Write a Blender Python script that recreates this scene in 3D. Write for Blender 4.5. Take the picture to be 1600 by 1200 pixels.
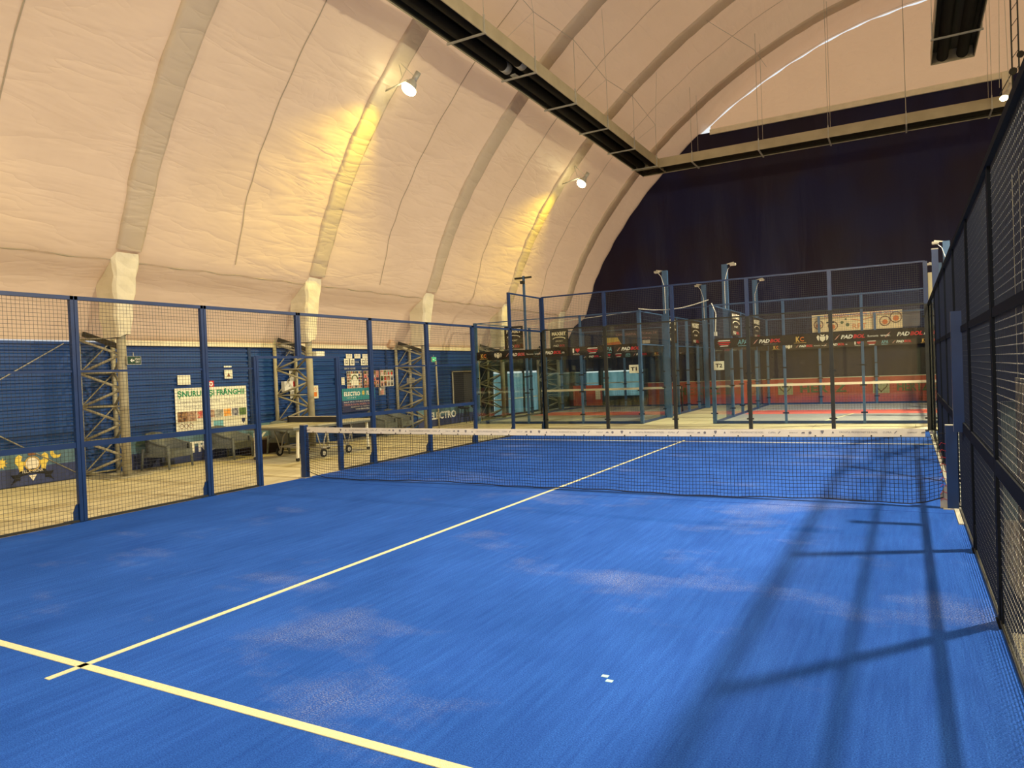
import bpy, bmesh, math, random
from mathutils import Vector, Matrix
random.seed(7)
for o in list(bpy.data.objects): bpy.data.objects.remove(o)
S = bpy.context.scene
COL = S.collection
PI = math.pi

# ------------------------------------------------------------------ camera
CAM = Vector((4.6273, -9.5737, 1.7483)); YAW, PITCH, ROLL, FPX = 0.5027, -0.0151, -0.0395, 1121.25
fw = Vector((-math.sin(YAW)*math.cos(PITCH), math.cos(YAW)*math.cos(PITCH), math.sin(PITCH)))
r0 = Vector((math.cos(YAW), math.sin(YAW), 0)); u0 = r0.cross(fw)
rr = r0*math.cos(ROLL)+u0*math.sin(ROLL); uu = -r0*math.sin(ROLL)+u0*math.cos(ROLL)
cam_data = bpy.data.cameras.new('camera'); cam = bpy.data.objects.new('camera', cam_data); COL.objects.link(cam)
M = Matrix.Identity(4)
for i in range(3):
    M[i][0] = rr[i]; M[i][1] = uu[i]; M[i][2] = -fw[i]; M[i][3] = CAM[i]
cam.matrix_world = M
cam_data.sensor_width = 36; cam_data.sensor_fit = 'HORIZONTAL'; cam_data.lens = FPX/1600*36
cam_data.clip_start = 0.02; cam_data.clip_end = 300
S.camera = cam

# ------------------------------------------------------------------ world, exposure
W = bpy.data.worlds.new('world'); S.world = W; W.use_nodes = True
bg = W.node_tree.nodes['Background']
bg.inputs[0].default_value = (0.93, 0.97, 1.0, 1); bg.inputs[1].default_value = .95
S.view_settings.view_transform = 'Standard'; S.view_settings.look = 'None'
S.view_settings.exposure = 0.0; S.view_settings.gamma = 1; S.view_settings.use_curve_mapping = False

# ------------------------------------------------------------------ lamps (the floodlights that hang in the hall, plus one added fill; housings are built further down)
AX = 5.9                                   # hall centre line
LAMPS = [  # name, location, aim, power, colour, size
    ('near_left',  (-5.44, -5.9, 8.55), (-8.6, -6.6, 4.2), 110, (1.0, .74, .13), .35),
    ('left',       (-5.44, 4.3, 8.55),  (-8.2, 3.3, 4.2),  78, (1.0, .74, .05), .35),
    ('left_far',   (-5.42, 14.5, 8.49), (-8.2, 13.5, 4.2), 78, (1.0, .74, .05), .35),
    ('centre',     (7.9, -.7, 8.6),     (3.5, -1.5, 0),    2050, (1.0, .88, .62), .36),
    ('centre_far', (7.2, 14.5, 8.8),    (3.6, 12.2, 0),    1800, (1.0, .86, .58), .40),
    ('added_fill', (1.2, -14.6, 8.0),  (0.5, 2.0, .5),    2100, (1.0, .87, .60), .60),  # added unseen lamp that brightens surfaces facing the camera
    ('right',      (17.2, 4.3, 8.6),    (8.0, 3.5, 1),     410, (1.0, .84, .50), .40),
    ('right_far',  (17.2, 14.5, 8.6),   (8.0, 15.5, 3),    410, (1.0, .84, .50), .40),
]
def lamp_light(nm, loc, aim, power, col, size):
    L = bpy.data.lights.new('floodlight_'+nm, 'AREA'); L.shape = 'DISK'; L.size = size; L.energy = power; L.color = col
    if col[2] < .2: L.spread = math.radians(96)
    if nm == 'centre_far': L.spread = math.radians(148)
    if nm == 'added_fill': L.spread = math.radians(105)
    o = bpy.data.objects.new('floodlight_beam', L); COL.objects.link(o)
    o.location = loc; o.rotation_euler = (Vector(aim)-Vector(loc)).to_track_quat('-Z', 'Y').to_euler()
    return o
LIGHTOBJ = {}
for l in LAMPS: LIGHTOBJ[l[0]] = lamp_light(*l)

# ------------------------------------------------------------------ materials
MATS = {}
def mat(name, col, rough=.6, spec=.5, metal=0, emit=None, es=0):
    if name in MATS: return MATS[name]
    m = bpy.data.materials.new(name); m.use_nodes = True
    b = m.node_tree.nodes['Principled BSDF']
    b.inputs['Base Color'].default_value = (*col, 1); b.inputs['Roughness'].default_value = rough
    b.inputs['Specular IOR Level'].default_value = spec; b.inputs['Metallic'].default_value = metal
    if emit: b.inputs['Emission Color'].default_value = (*emit, 1); b.inputs['Emission Strength'].default_value = es
    MATS[name] = m; return m
def nodes(m): return m.node_tree.nodes, m.node_tree.links
def varied(name, c1, c2, scale=3, rough=.6, spec=.4, bump=0, bscale=40, stretch=(1,1,1), metal=0, detail=6):
    """object-space noise between two colours, optional bump"""
    m = mat(name, c1, rough, spec, metal); n, l = nodes(m); b = n['Principled BSDF']
    tc = n.new('ShaderNodeTexCoord'); mp = n.new('ShaderNodeMapping'); mp.inputs['Scale'].default_value = stretch
    l.new(tc.outputs['Object'], mp.inputs[0])
    nz = n.new('ShaderNodeTexNoise'); nz.inputs['Scale'].default_value = scale; nz.inputs['Detail'].default_value = detail
    l.new(mp.outputs[0], nz.inputs['Vector'])
    cr = n.new('ShaderNodeValToRGB'); cr.color_ramp.elements[0].position = .35; cr.color_ramp.elements[1].position = .65
    cr.color_ramp.elements[0].color = (*c1, 1); cr.color_ramp.elements[1].color = (*c2, 1)
    l.new(nz.outputs[0], cr.inputs[0]); l.new(cr.outputs[0], b.inputs['Base Color'])
    if bump:
        n2 = n.new('ShaderNodeTexNoise'); n2.inputs['Scale'].default_value = bscale; n2.inputs['Detail'].default_value = 4
        l.new(mp.outputs[0], n2.inputs['Vector'])
        bp = n.new('ShaderNodeBump'); bp.inputs['Strength'].default_value = bump; bp.inputs['Distance'].default_value = .05
        l.new(n2.outputs[0], bp.inputs['Height']); l.new(bp.outputs[0], b.inputs['Normal'])
    return m

blue_paint = varied('blue powder coat', (.004, .025, .10), (.005, .031, .125), 4, .38, .5)
pale_blue_paint = varied('pale blue powder coat', (.035, .09, .20), (.045, .115, .25), 4, .45, .5)
dark_frame = varied('dark frame', (.018, .02, .018), (.03, .03, .022), 4, .5, .4)
wire_mat = mat('fence wire', (.020, .026, .038), .4, .5)
lit_wire = mat('fence wire painted as lit', (.62, .62, .54), .4, .5)  # right fence horizontals: lamplight on the wires put into the colour
shaded_wire = mat('fence wire painted as shaded', (.008, .016, .042), .6, .3)  # uprights of the same mesh, darkened: shade put into the colour
shaded_paint = mat('blue paint with shade in colour', (.003, .005, .010), .8, .12)  # right fence frame: its shaded side put into the paint colour
pale_wire = mat('pale fence wire', (.06, .09, .16), .4, .5)
net_black = mat('black net cord', (.01, .012, .02), .7, .3)
cream = varied('cream tape', (.86, .80, .66), (.80, .74, .60), 8, .6)
white_card = varied('white card', (.85, .84, .72), (.78, .77, .66), 6, .6)
steel_paint = varied('beige truss paint', (.40, .37, .27), (.31, .29, .21), 5, .5, .4)
galv = varied('galvanised steel', (.46, .44, .38), (.36, .35, .30), 6, .45, .5, metal=.2)
duct_metal = varied('dull duct sheet metal', (.42, .36, .24), (.36, .31, .20), 2, .5, .5, metal=.15)
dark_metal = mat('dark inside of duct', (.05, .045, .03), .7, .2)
tube_metal = mat('dark heater tube', (.018, .015, .010), .8, .12)
black = mat('matt black', (.012, .012, .013), .6, .3)
rubber = mat('black rubber', (.02, .02, .02), .8, .2)
white = mat('white print', (.85, .85, .80), .6, .3)
red = mat('red print', (.62, .03, .04), .6, .3)
green = mat('green print', (.02, .27, .12), .6, .3)
orange = mat('orange print', (.75, .22, .04), .6, .3)
yellow = mat('yellow print', (.80, .62, .12), .6, .3)
gold = mat('gold print', (.70, .48, .14), .6, .3)
cyan = mat('light blue print', (.20, .50, .62), .6, .3)
brown = mat('brown print', (.22, .10, .04), .6, .3)
greyp = mat('grey print', (.30, .30, .28), .6, .3)
darkblue = mat('dark blue print', (.02, .03, .10), .6, .3)
green_print = mat('olive print', (.12, .16, .06), .6, .3)
pink = mat('pink print', (.60, .30, .25), .6, .3)
plastic_grey = varied('grey rattan plastic', (.11, .125, .12), (.15, .165, .155), 30, .5, .4)
dark_plastic = mat('dark grey plastic', (.035, .035, .04), .6, .3)
belt_black = varied('black banner fabric', (.016, .012, .010), (.024, .018, .012), 6, .55, .3)
red_board = varied('red board', (.60, .10, .06), (.52, .08, .05), 2, .5, .4)
padel_blue = None

# turf
def make_turf():
    m = mat('blue court turf', (.035, .12, .62), .9, .1); n, l = nodes(m); b = n['Principled BSDF']
    tc = n.new('ShaderNodeTexCoord')
    def noise(scale, stretch=(1,1,1), detail=6, rough=.6):
        mp = n.new('ShaderNodeMapping'); mp.inputs['Scale'].default_value = stretch; l.new(tc.outputs['Object'], mp.inputs[0])
        z = n.new('ShaderNodeTexNoise'); z.inputs['Scale'].default_value = scale; z.inputs['Detail'].default_value = detail; z.inputs['Roughness'].default_value = rough
        l.new(mp.outputs[0], z.inputs['Vector']); return z.outputs[0]
    def ramp(src, p0, p1, c0, c1):
        r = n.new('ShaderNodeValToRGB'); r.color_ramp.elements[0].position = p0; r.color_ramp.elements[1].position = p1
        r.color_ramp.elements[0].color = (*c0, 1); r.color_ramp.elements[1].color = (*c1, 1); l.new(src, r.inputs[0]); return r.outputs[0]
    def mix(fac, a, bb, kind='MIX'):
        x = n.new('ShaderNodeMix'); x.data_type = 'RGBA'; x.blend_type = kind
        if isinstance(fac, float): x.inputs[0].default_value = fac
        else: l.new(fac, x.inputs[0])
        for k, v in ((6, a), (7, bb)):
            if isinstance(v, tuple): x.inputs[k].default_value = (*v, 1)
            else: l.new(v, x.inputs[k])
        return x.outputs[2]
    base = ramp(noise(.9, (1.3, .7, 1), 5), .32, .68, (.016, .080, .40), (.026, .112, .53))
    streak = ramp(noise(9, (2.6, .16, 1), 4), .3, .7, (.78, .80, .86), (1.12, 1.1, 1.06))
    c = mix(1.0, base, streak, 'MULTIPLY')
    # pale sand left lying in the pile: broad drifts broken by fine speckle
    drift = ramp(noise(.55, (.8, 1.2, 1), 8, .62), .55, .70, (0, 0, 0), (1, 1, 1))
    speck = ramp(noise(95, (1, 1, 1), 3), .46, .64, (0, 0, 0), (1, 1, 1))
    k = n.new('ShaderNodeMath'); k.operation = 'MULTIPLY'; l.new(drift, k.inputs[0]); l.new(speck, k.inputs[1])
    k1 = n.new('ShaderNodeMath'); k1.operation = 'MULTIPLY'; l.new(k.outputs[0], k1.inputs[0]); k1.inputs[1].default_value = .62
    c = mix(k1.outputs[0], c, (.40, .42, .52))
    fine = ramp(noise(130, (1, 1, 1), 3), .36, .64, (.60, .64, .74), (1.45, 1.40, 1.25))
    c = mix(1.0, c, fine, 'MULTIPLY')
    l.new(c, b.inputs['Base Color'])
    bp = n.new('ShaderNodeBump'); bp.inputs['Strength'].default_value = .5; bp.inputs['Distance'].default_value = .01
    l.new(noise(160, (1, 1, 1), 2), bp.inputs['Height']); l.new(bp.outputs[0], b.inputs['Normal'])
    return m
turf_mat = make_turf()
line_mat = varied('court line pile', (.78, .76, .50), (.70, .68, .42), 60, .9, .1, bump=.4, bscale=160)

def make_concrete():
    m = mat('pale concrete floor', (.5, .45, .32), .55, .4); n, l = nodes(m); b = n['Principled BSDF']
    tc = n.new('ShaderNodeTexCoord'); br = n.new('ShaderNodeTexBrick')
    mp = n.new('ShaderNodeMapping'); mp.inputs['Rotation'].default_value = (0, 0, .0); l.new(tc.outputs['Object'], mp.inputs[0]); l.new(mp.outputs[0], br.inputs['Vector'])
    br.inputs['Scale'].default_value = 1; br.inputs['Brick Width'].default_value = 2.4; br.inputs['Row Height'].default_value = 1.2
    br.inputs['Mortar Size'].default_value = .008; br.inputs['Color1'].default_value = (.72, .66, .46, 1); br.inputs['Color2'].default_value = (.66, .60, .42, 1)
    br.inputs['Mortar'].default_value = (.30, .26, .17, 1)
    nz = n.new('ShaderNodeTexNoise'); nz.inputs['Scale'].default_value = .8; nz.inputs['Detail'].default_value = 8
    mp2 = n.new('ShaderNodeMapping'); mp2.inputs['Scale'].default_value = (.5, 2.2, 1); l.new(tc.outputs['Object'], mp2.inputs[0]); l.new(mp2.outputs[0], nz.inputs['Vector'])
    cr = n.new('ShaderNodeValToRGB'); cr.color_ramp.elements[0].color = (.80, .78, .72, 1); cr.color_ramp.elements[1].color = (1.1, 1.1, 1.05, 1)
    cr.color_ramp.elements[0].position = .3; cr.color_ramp.elements[1].position = .7
    l.new(nz.outputs[0], cr.inputs[0])
    x = n.new('ShaderNodeMix'); x.data_type = 'RGBA'; x.blend_type = 'MULTIPLY'; x.inputs[0].default_value = 1
    l.new(br.outputs[0], x.inputs[6]); l.new(cr.outputs[0], x.inputs[7]); l.new(x.outputs[2], b.inputs['Base Color'])
    return m
concrete = make_concrete()

def make_membrane(name, c1, c2, trans, tcol):
    """coated fabric: diffuse with some daylight coming through, fine creases as bump"""
    m = bpy.data.materials.new(name); m.use_nodes = True; n, l = nodes(m); n.clear()
    out = n.new('ShaderNodeOutputMaterial'); d = n.new('ShaderNodeBsdfPrincipled'); t = n.new('ShaderNodeBsdfTranslucent'); mx = n.new('ShaderNodeMixShader')
    d.inputs['Roughness'].default_value = .42; d.inputs['Specular IOR Level'].default_value = .35
    tc = n.new('ShaderNodeTexCoord'); uv = tc.outputs['Object']
    nz = n.new('ShaderNodeTexNoise'); nz.inputs['Scale'].default_value = .5; nz.inputs['Detail'].default_value = 5; l.new(uv, nz.inputs['Vector'])
    cr = n.new('ShaderNodeValToRGB'); cr.color_ramp.elements[0].position = .35; cr.color_ramp.elements[1].position = .65
    cr.color_ramp.elements[0].color = (*c1, 1); cr.color_ramp.elements[1].color = (*c2, 1); l.new(nz.outputs[0], cr.inputs[0])
    l.new(cr.outputs[0], d.inputs['Base Color'])
    t.inputs['Color'].default_value = (*tcol, 1)
    # creases: ridged, stretched noise in two directions, masked in patches
    def crease(rot, scale, stretch):
        mp = n.new('ShaderNodeMapping'); mp.inputs['Rotation'].default_value = rot; mp.inputs['Scale'].default_value = stretch; l.new(uv, mp.inputs[0])
        z = n.new('ShaderNodeTexNoise'); z.inputs['Scale'].default_value = scale; z.inputs['Detail'].default_value = 3; z.inputs['Distortion'].default_value = .4; l.new(mp.outputs[0], z.inputs['Vector'])
        a = n.new('ShaderNodeMath'); a.operation = 'SUBTRACT'; l.new(z.outputs[0], a.inputs[0]); a.inputs[1].default_value = .5
        b_ = n.new('ShaderNodeMath'); b_.operation = 'ABSOLUTE'; l.new(a.outputs[0], b_.inputs[0])
        c_ = n.new('ShaderNodeMath'); c_.operation = 'POWER'; l.new(b_.outputs[0], c_.inputs[0]); c_.inputs[1].default_value = .6
        return c_.outputs[0]
    k1 = crease((.5, .0, .3), .9, (1, .28, 1.6)); k2 = crease((-.45, 0, -.2), 1.4, (1, .3, 1.4))
    ad = n.new('ShaderNodeMath'); ad.operation = 'ADD'; l.new(k1, ad.inputs[0]); l.new(k2, ad.inputs[1])
    bp = n.new('ShaderNodeBump'); bp.inputs['Strength'].default_value = .42; bp.inputs['Distance'].default_value = .10
    l.new(ad.outputs[0], bp.inputs['Height']); l.new(bp.outputs[0], d.inputs['Normal'])
    mx.inputs[0].default_value = trans; l.new(d.outputs[0], mx.inputs[1]); l.new(t.outputs[0], mx.inputs[2]); l.new(mx.outputs[0], out.inputs[0])
    return m
membrane = make_membrane('cream roof membrane', (.72, .585, .455), (.67, .54, .41), .30, (.95, .56, .32))
sleeve_shade_mat = make_membrane('cream sleeve fabric with truss shade', (.62, .54, .43), (.57, .49, .39), .16, (.85, .58, .36))  # greyer than the roof: shadow of the arch trusses put into the colour
gable_white = make_membrane('cream gable fabric', (.80, .62, .45), (.77, .59, .42), .30, (.92, .60, .36))
skirt_mat = varied('pale skirt fabric', (.80, .74, .58), (.72, .66, .50), 3, .45, .3, bump=.5, bscale=3)
seam_mat = mat('seam tape', (.40, .33, .24), .6, .3)

def make_navy():
    m = mat('navy curtain fabric', (.022, .020, .075), .45, .2); n, l = nodes(m); b = n['Principled BSDF']
    tc = n.new('ShaderNodeTexCoord'); mp = n.new('ShaderNodeMapping'); mp.inputs['Scale'].default_value = (1.3, 1, .20); l.new(tc.outputs['Object'], mp.inputs[0])
    z = n.new('ShaderNodeTexNoise'); z.inputs['Scale'].default_value = 1.1; z.inputs['Detail'].default_value = 5; z.inputs['Distortion'].default_value = .6; l.new(mp.outputs[0], z.inputs['Vector'])
    bp = n.new('ShaderNodeBump'); bp.inputs['Strength'].default_value = .35; bp.inputs['Distance'].default_value = .12
    l.new(z.outputs[0], bp.inputs['Height']); l.new(bp.outputs[0], b.inputs['Normal'])
    z2 = n.new('ShaderNodeTexNoise'); z2.inputs['Scale'].default_value = .35; l.new(tc.outputs['Object'], z2.inputs['Vector'])
    cr = n.new('ShaderNodeValToRGB'); cr.color_ramp.elements[0].color = (.013, .008, .026, 1); cr.color_ramp.elements[1].color = (.008, .009, .052, 1)
    cr.color_ramp.elements[0].position = .4; cr.color_ramp.elements[1].position = .62
    l.new(z2.outputs[0], cr.inputs[0]); l.new(cr.outputs[0], b.inputs['Base Color'])
    return m
navy = make_navy()
wall_blue = varied('blue corrugated steel', (.010, .062, .26), (.008, .052, .215), 1.2, .42, .5)
dark_tarp = varied('dark green tarpaulin', (.035, .045, .035), (.025, .03, .03), 2, .6, .3, bump=.4, bscale=3, stretch=(1, 3, .4))

def make_glass(name, tint, refl=1.0):
    m = bpy.data.materials.new(name); m.use_nodes = True; n, l = nodes(m); n.clear()
    out = n.new('ShaderNodeOutputMaterial'); t = n.new('ShaderNodeBsdfTransparent'); g = n.new('ShaderNodeBsdfGlossy'); mx = n.new('ShaderNodeMixShader')
    t.inputs[0].default_value = (*tint, 1); g.inputs['Roughness'].default_value = .03; g.inputs['Color'].default_value = (.9, .95, .9, 1)
    f = n.new('ShaderNodeFresnel'); f.inputs['IOR'].default_value = 1.5
    ge = n.new('ShaderNodeNewGeometry'); mr = n.new('ShaderNodeMapRange'); mr.inputs['To Min'].default_value = 1.5; mr.inputs['To Max'].default_value = 1/1.5
    l.new(ge.outputs['Backfacing'], mr.inputs['Value']); l.new(mr.outputs[0], f.inputs['IOR'])
    k = n.new('ShaderNodeMath'); k.operation = 'MULTIPLY'; k.inputs[1].default_value = refl; l.new(f.outputs[0], k.inputs[0])
    l.new(k.outputs[0], mx.inputs[0]); l.new(t.outputs[0], mx.inputs[1]); l.new(g.outputs[0], mx.inputs[2]); l.new(mx.outputs[0], out.inputs[0])
    return m
glass = make_glass('toughened court glass', (.95, .97, .94), .8)
glass2 = make_glass('small court glass', (.95, .975, .96), .7)
def make_pane():
    m = bpy.data.materials.new('teal weather sheet'); m.use_nodes = True; n, l = nodes(m); n.clear()
    out = n.new('ShaderNodeOutputMaterial'); t = n.new('ShaderNodeBsdfTranslucent'); d = n.new('ShaderNodeBsdfDiffuse'); mx = n.new('ShaderNodeMixShader')
    tc = n.new('ShaderNodeTexCoord'); mp = n.new('ShaderNodeMapping'); mp.inputs['Scale'].default_value = (3, 3, .5); l.new(tc.outputs['Object'], mp.inputs[0])
    z = n.new('ShaderNodeTexNoise'); z.inputs['Scale'].default_value = 1.6; z.inputs['Detail'].default_value = 5; l.new(mp.outputs[0], z.inputs['Vector'])
    cr = n.new('ShaderNodeValToRGB'); cr.color_ramp.elements[0].position = .35; cr.color_ramp.elements[1].position = .68
    cr.color_ramp.elements[0].color = (.13, .26, .29, 1); cr.color_ramp.elements[1].color = (.26, .44, .50, 1)
    l.new(z.outputs[0], cr.inputs[0]); l.new(cr.outputs[0], t.inputs[0]); l.new(cr.outputs[0], d.inputs[0])
    mx.inputs[0].default_value = .8; l.new(d.outputs[0], mx.inputs[1]); l.new(t.outputs[0], mx.inputs[2]); l.new(mx.outputs[0], out.inputs[0])
    return m
pane_mat = make_pane()
lens_mat = mat('lit lamp lens', (1, 1, .8), .4, .3, emit=(1.0, .86, .42), es=26)
exit_green = mat('exit sign face', (.0, .30, .12), .5, .3, emit=(.05, .9, .35), es=.45)
exit_dark = mat('exit sign dark face', (.01, .05, .03), .5, .3)

# ------------------------------------------------------------------ mesh builder
class MB:
    def __init__(s): s.v = []; s.f = []; s.m = []; s.sm = []
    def face(s, idx, mi=0, smooth=False): s.f.append(idx); s.m.append(mi); s.sm.append(smooth)
    def box(s, x0, x1, y0, y1, z0, z1, mi=0):
        b = len(s.v)
        s.v += [(x0,y0,z0),(x1,y0,z0),(x1,y1,z0),(x0,y1,z0),(x0,y0,z1),(x1,y0,z1),(x1,y1,z1),(x0,y1,z1)]
        for q in ((0,3,2,1),(4,5,6,7),(0,1,5,4),(1,2,6,5),(2,3,7,6),(3,0,4,7)): s.face([b+i for i in q], mi)
        return s
    def bar(s, a, b_, w, h=None, up=(0,0,1), mi=0):
        """rectangular bar from a to b_"""
        h = h or w; a = Vector(a); b_ = Vector(b_); d = (b_-a).normalized(); up = Vector(up)
        if abs(d.dot(up)) > .99: up = Vector((0, 1, 0))
        r = d.cross(up).normalized(); u = r.cross(d).normalized(); k = len(s.v)
        for p in (a, b_):
            for sx, sy in ((-1,-1),(1,-1),(1,1),(-1,1)): s.v.append(tuple(p+r*(sx*w/2)+u*(sy*h/2)))
        for q in ((0,1,2,3),(7,6,5,4),(0,4,5,1),(1,5,6,2),(2,6,7,3),(3,7,4,0)): s.face([k+i for i in q], mi)
        return s
    def wire(s, pts, w, mi=0):
        """thin square wire through points, no caps"""
        n = len(pts); k = len(s.v)
        for i, p in enumerate(pts):
            p = Vector(p); d = (Vector(pts[min(i+1, n-1)])-Vector(pts[max(i-1, 0)])).normalized()
            up = Vector((0,0,1)) if abs(d.z) < .9 else Vector((0,1,0))
            r = d.cross(up).normalized(); u = r.cross(d)
            for a, b in ((1,0),(0,1),(-1,0),(0,-1)): s.v.append(tuple(p+(r*a+u*b)*w/2))
        for i in range(n-1):
            for j in range(4): s.face([k+i*4+j, k+i*4+(j+1)%4, k+(i+1)*4+(j+1)%4, k+(i+1)*4+j], mi, True)
        return s
    def tube(s, pts, r, seg=12, mi=0, cap=True, closed=False):
        n = len(pts); k = len(s.v); rad = r if isinstance(r, (list, tuple)) else [r]*n; prev = None
        for i, p in enumerate(pts):
            p = Vector(p); d = (Vector(pts[min(i+1, n-1)])-Vector(pts[max(i-1, 0)])).normalized()
            if prev is None:
                a = Vector((0,0,1)) if abs(d.z) < .9 else Vector((1,0,0)); rt = d.cross(a).normalized()
            else: rt = (prev-d*prev.dot(d)).normalized()
            prev = rt; u = rt.cross(d)
            for j in range(seg):
                t = 2*PI*j/seg; s.v.append(tuple(p+(rt*math.cos(t)+u*math.sin(t))*rad[i]))
        for i in range(n-1):
            for j in range(seg): s.face([k+i*seg+j, k+i*seg+(j+1)%seg, k+(i+1)*seg+(j+1)%seg, k+(i+1)*seg+j], mi, True)
        if cap:
            s.face([k+j for j in range(seg)][::-1], mi); s.face([k+(n-1)*seg+j for j in range(seg)], mi)
        return s
    def disc(s, c, axis, r, th, seg=20, mi=0):
        c = Vector(c); a = Vector(axis).normalized(); return s.tube([c-a*th/2, c+a*th/2], r, seg, mi)
    def poly(s, pts2, o, R, U, th, mi=0):
        """flat outline (2D) placed with right R, up U, thickness th towards R x U"""
        o = Vector(o); R = Vector(R); U = Vector(U); N = R.cross(U); k = len(s.v); n = len(pts2)
        for t in (0, th):
            for (a, b) in pts2: s.v.append(tuple(o+R*a+U*b+N*t))
        s.face([k+i for i in range(n)][::-1], mi); s.face([k+n+i for i in range(n)], mi)
        for i in range(n): s.face([k+i, k+(i+1)%n, k+n+(i+1)%n, k+n+i], mi)
        return s
    def grid(s, fn, nu, nv, mi=0, smooth=True):
        k = len(s.v)
        for i in range(nu+1):
            for j in range(nv+1): s.v.append(tuple(fn(i, j)))
        for i in range(nu):
            for j in range(nv):
                a = k+i*(nv+1)+j; s.face([a, a+nv+1, a+nv+2, a+1], mi, smooth)
        return s
    def build(s, name, mats, parent=None, loc=None, label=None):
        me = bpy.data.meshes.new(name); me.from_pydata(s.v, [], s.f)
        if not isinstance(mats, (list, tuple)): mats = [mats]
        for m in mats: me.materials.append(m)
        me.polygons.foreach_set('material_index', s.m); me.polygons.foreach_set('use_smooth', s.sm); me.update()
        o = bpy.data.objects.new(name, me); COL.objects.link(o)
        if loc: o.location = loc
        if parent: o.parent = parent
        if label: o['label'] = label
        return o
def tag(o, label=None, cat=None, group=None, kind=None):
    if label: o['label'] = label
    if cat: o['category'] = cat
    if group: o['group'] = group
    if kind: o['kind'] = kind
    return o
def empty(name, loc=(0,0,0), rz=0):
    o = bpy.data.objects.new(name, None); COL.objects.link(o); o.location = loc; o.rotation_euler = (0,0,rz); o.empty_display_size = .1
    return o
def copy_tree(o, parent=None):
    c = o.copy(); COL.objects.link(c)
    if parent: c.parent = parent
    for ch in list(o.children): copy_tree(ch, c)
    return c
def retag(o, **k):
    for a, b in k.items():
        o[a] = b
def lettering(name, body, centre, R, U, w, h, material, parent, shear=0, th=.002, bold=False):
    """real letter shapes fitted into a w x h box; R right, U up, faces R x U"""
    cu = bpy.data.curves.new(name, 'FONT'); cu.body = body; cu.align_x = 'CENTER'; cu.align_y = 'CENTER'; cu.resolution_u = 2; cu.shear = shear
    if bold: cu.offset = .035
    t = bpy.data.objects.new(name, cu); COL.objects.link(t); bpy.context.view_layer.update()
    dg = bpy.context.evaluated_depsgraph_get(); me = bpy.data.meshes.new_from_object(t.evaluated_get(dg))
    bpy.data.objects.remove(t); bpy.data.curves.remove(cu)
    xs = [v.co.x for v in me.vertices]; ys = [v.co.y for v in me.vertices]
    x0, x1, y0, y1 = min(xs), max(xs), min(ys), max(ys)
    sx = w/(x1-x0); sy = h/(y1-y0); R = Vector(R); U = Vector(U); N = R.cross(U); c = Vector(centre)
    for v in me.vertices:
        a = (v.co.x-(x0+x1)/2)*sx; b = (v.co.y-(y0+y1)/2)*sy
        v.co = c+R*a+U*b+N*th
    me.materials.clear(); me.materials.append(material)
    o = bpy.data.objects.new(name, me); COL.objects.link(o); o.parent = parent
    return o
X_, Y_, Z_ = Vector((1,0,0)), Vector((0,1,0)), Vector((0,0,1))

# ------------------------------------------------------------------ hall shell
# inner profile of the roof (x, z), left half
PROF = [(-9.86, 2.74), (-9.70, 3.20), (-9.30, 3.86), (-8.80, 4.20), (-8.62, 4.45), (-8.35, 5.05), (-8.02, 5.85), (-7.55, 6.75), (-7.0, 7.60), (-6.4, 8.40),
        (-5.7, 9.22), (-5.0, 9.98), (-4.3, 10.66), (-3.5, 11.35), (-2.6, 12.02), (-1.6, 12.70), (-.5, 13.33), (.8, 13.96), (2.2, 14.50), (3.6, 14.88), (5.0, 15.10), (5.9, 15.15)]
def resample(pts, n):
    L = [0]
    for a, b in zip(pts, pts[1:]): L.append(L[-1]+math.dist(a, b))
    out = []
    for i in range(n+1):
        t = L[-1]*i/n; k = max(j for j in range(len(L)) if L[j] <= t+1e-9); k = min(k, len(pts)-2)
        f = (t-L[k])/(L[k+1]-L[k]); out.append((pts[k][0]+(pts[k+1][0]-pts[k][0])*f, pts[k][1]+(pts[k+1][1]-pts[k][1])*f))
    return out
FULL = PROF + [(2*AX-x, z) for x, z in PROF[:-1][::-1]]
def prof_z(x):
    if x > AX: x = 2*AX-x
    for a, b in zip(PROF, PROF[1:]):
        if a[0] <= x <= b[0]: return a[1]+(b[1]-a[1])*(x-a[0])/(b[0]-a[0])
    return PROF[0][1] if x < PROF[0][0] else PROF[-1][1]
RIBY = [-.8+5.1*k for k in range(-3, 5)]          # -16.1 ... 19.6
YEND, YBACK = 22.32, -16.1
WL = -9.95; WR = 2*AX-WL

prof = resample(PROF[:4], 12)[:-1] + resample(PROF[3:], 70); prof = prof+[(2*AX-x, z) for x, z in prof[:-1][::-1]]
ny = 240
ys = [YBACK+(YEND-YBACK)*i/ny for i in range(ny+1)]
def ceil_xyz(y, x, z, inset=0):
    t = ((y-RIBY[0])/5.1) % 1.0; s = math.sin(PI*t)
    k = min(1, max(0, (z-4.3)/1.5))
    bulge = .16*s*k-inset                            # fabric billows outward between the arches
    # slack folds that fan out from the feet of the arches
    fold = .018*math.sin(9*(z*.8+abs(t-.5)*6)+x)*math.exp(-((z-5.3)/1.5)**2)*(1-s*.6)*k
    fold += .014*math.sin(6.5*z+3*math.sin(2.1*y)+y*1.7)*k
    nx = -1 if x < AX else 1
    kx = min(1, abs(x-AX)/9)
    return (x+nx*kx*(bulge+fold), y, z+(1-kx)*.10*s*k+(bulge*.5+fold)*(1-kx*.7))
def ceil_pt(i, j): return ceil_xyz(ys[i], prof[j][0], prof[j][1])
def ceil_top(x, y=22.3):
    P = [ceil_xyz(y, a, b) for a, b in prof]
    for p, q in zip(P, P[1:]):
        if p[0] <= x <= q[0]: return p[2]+(q[2]-p[2])*(x-p[0])/max(1e-6, q[0]-p[0])
    return 2.7
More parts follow.
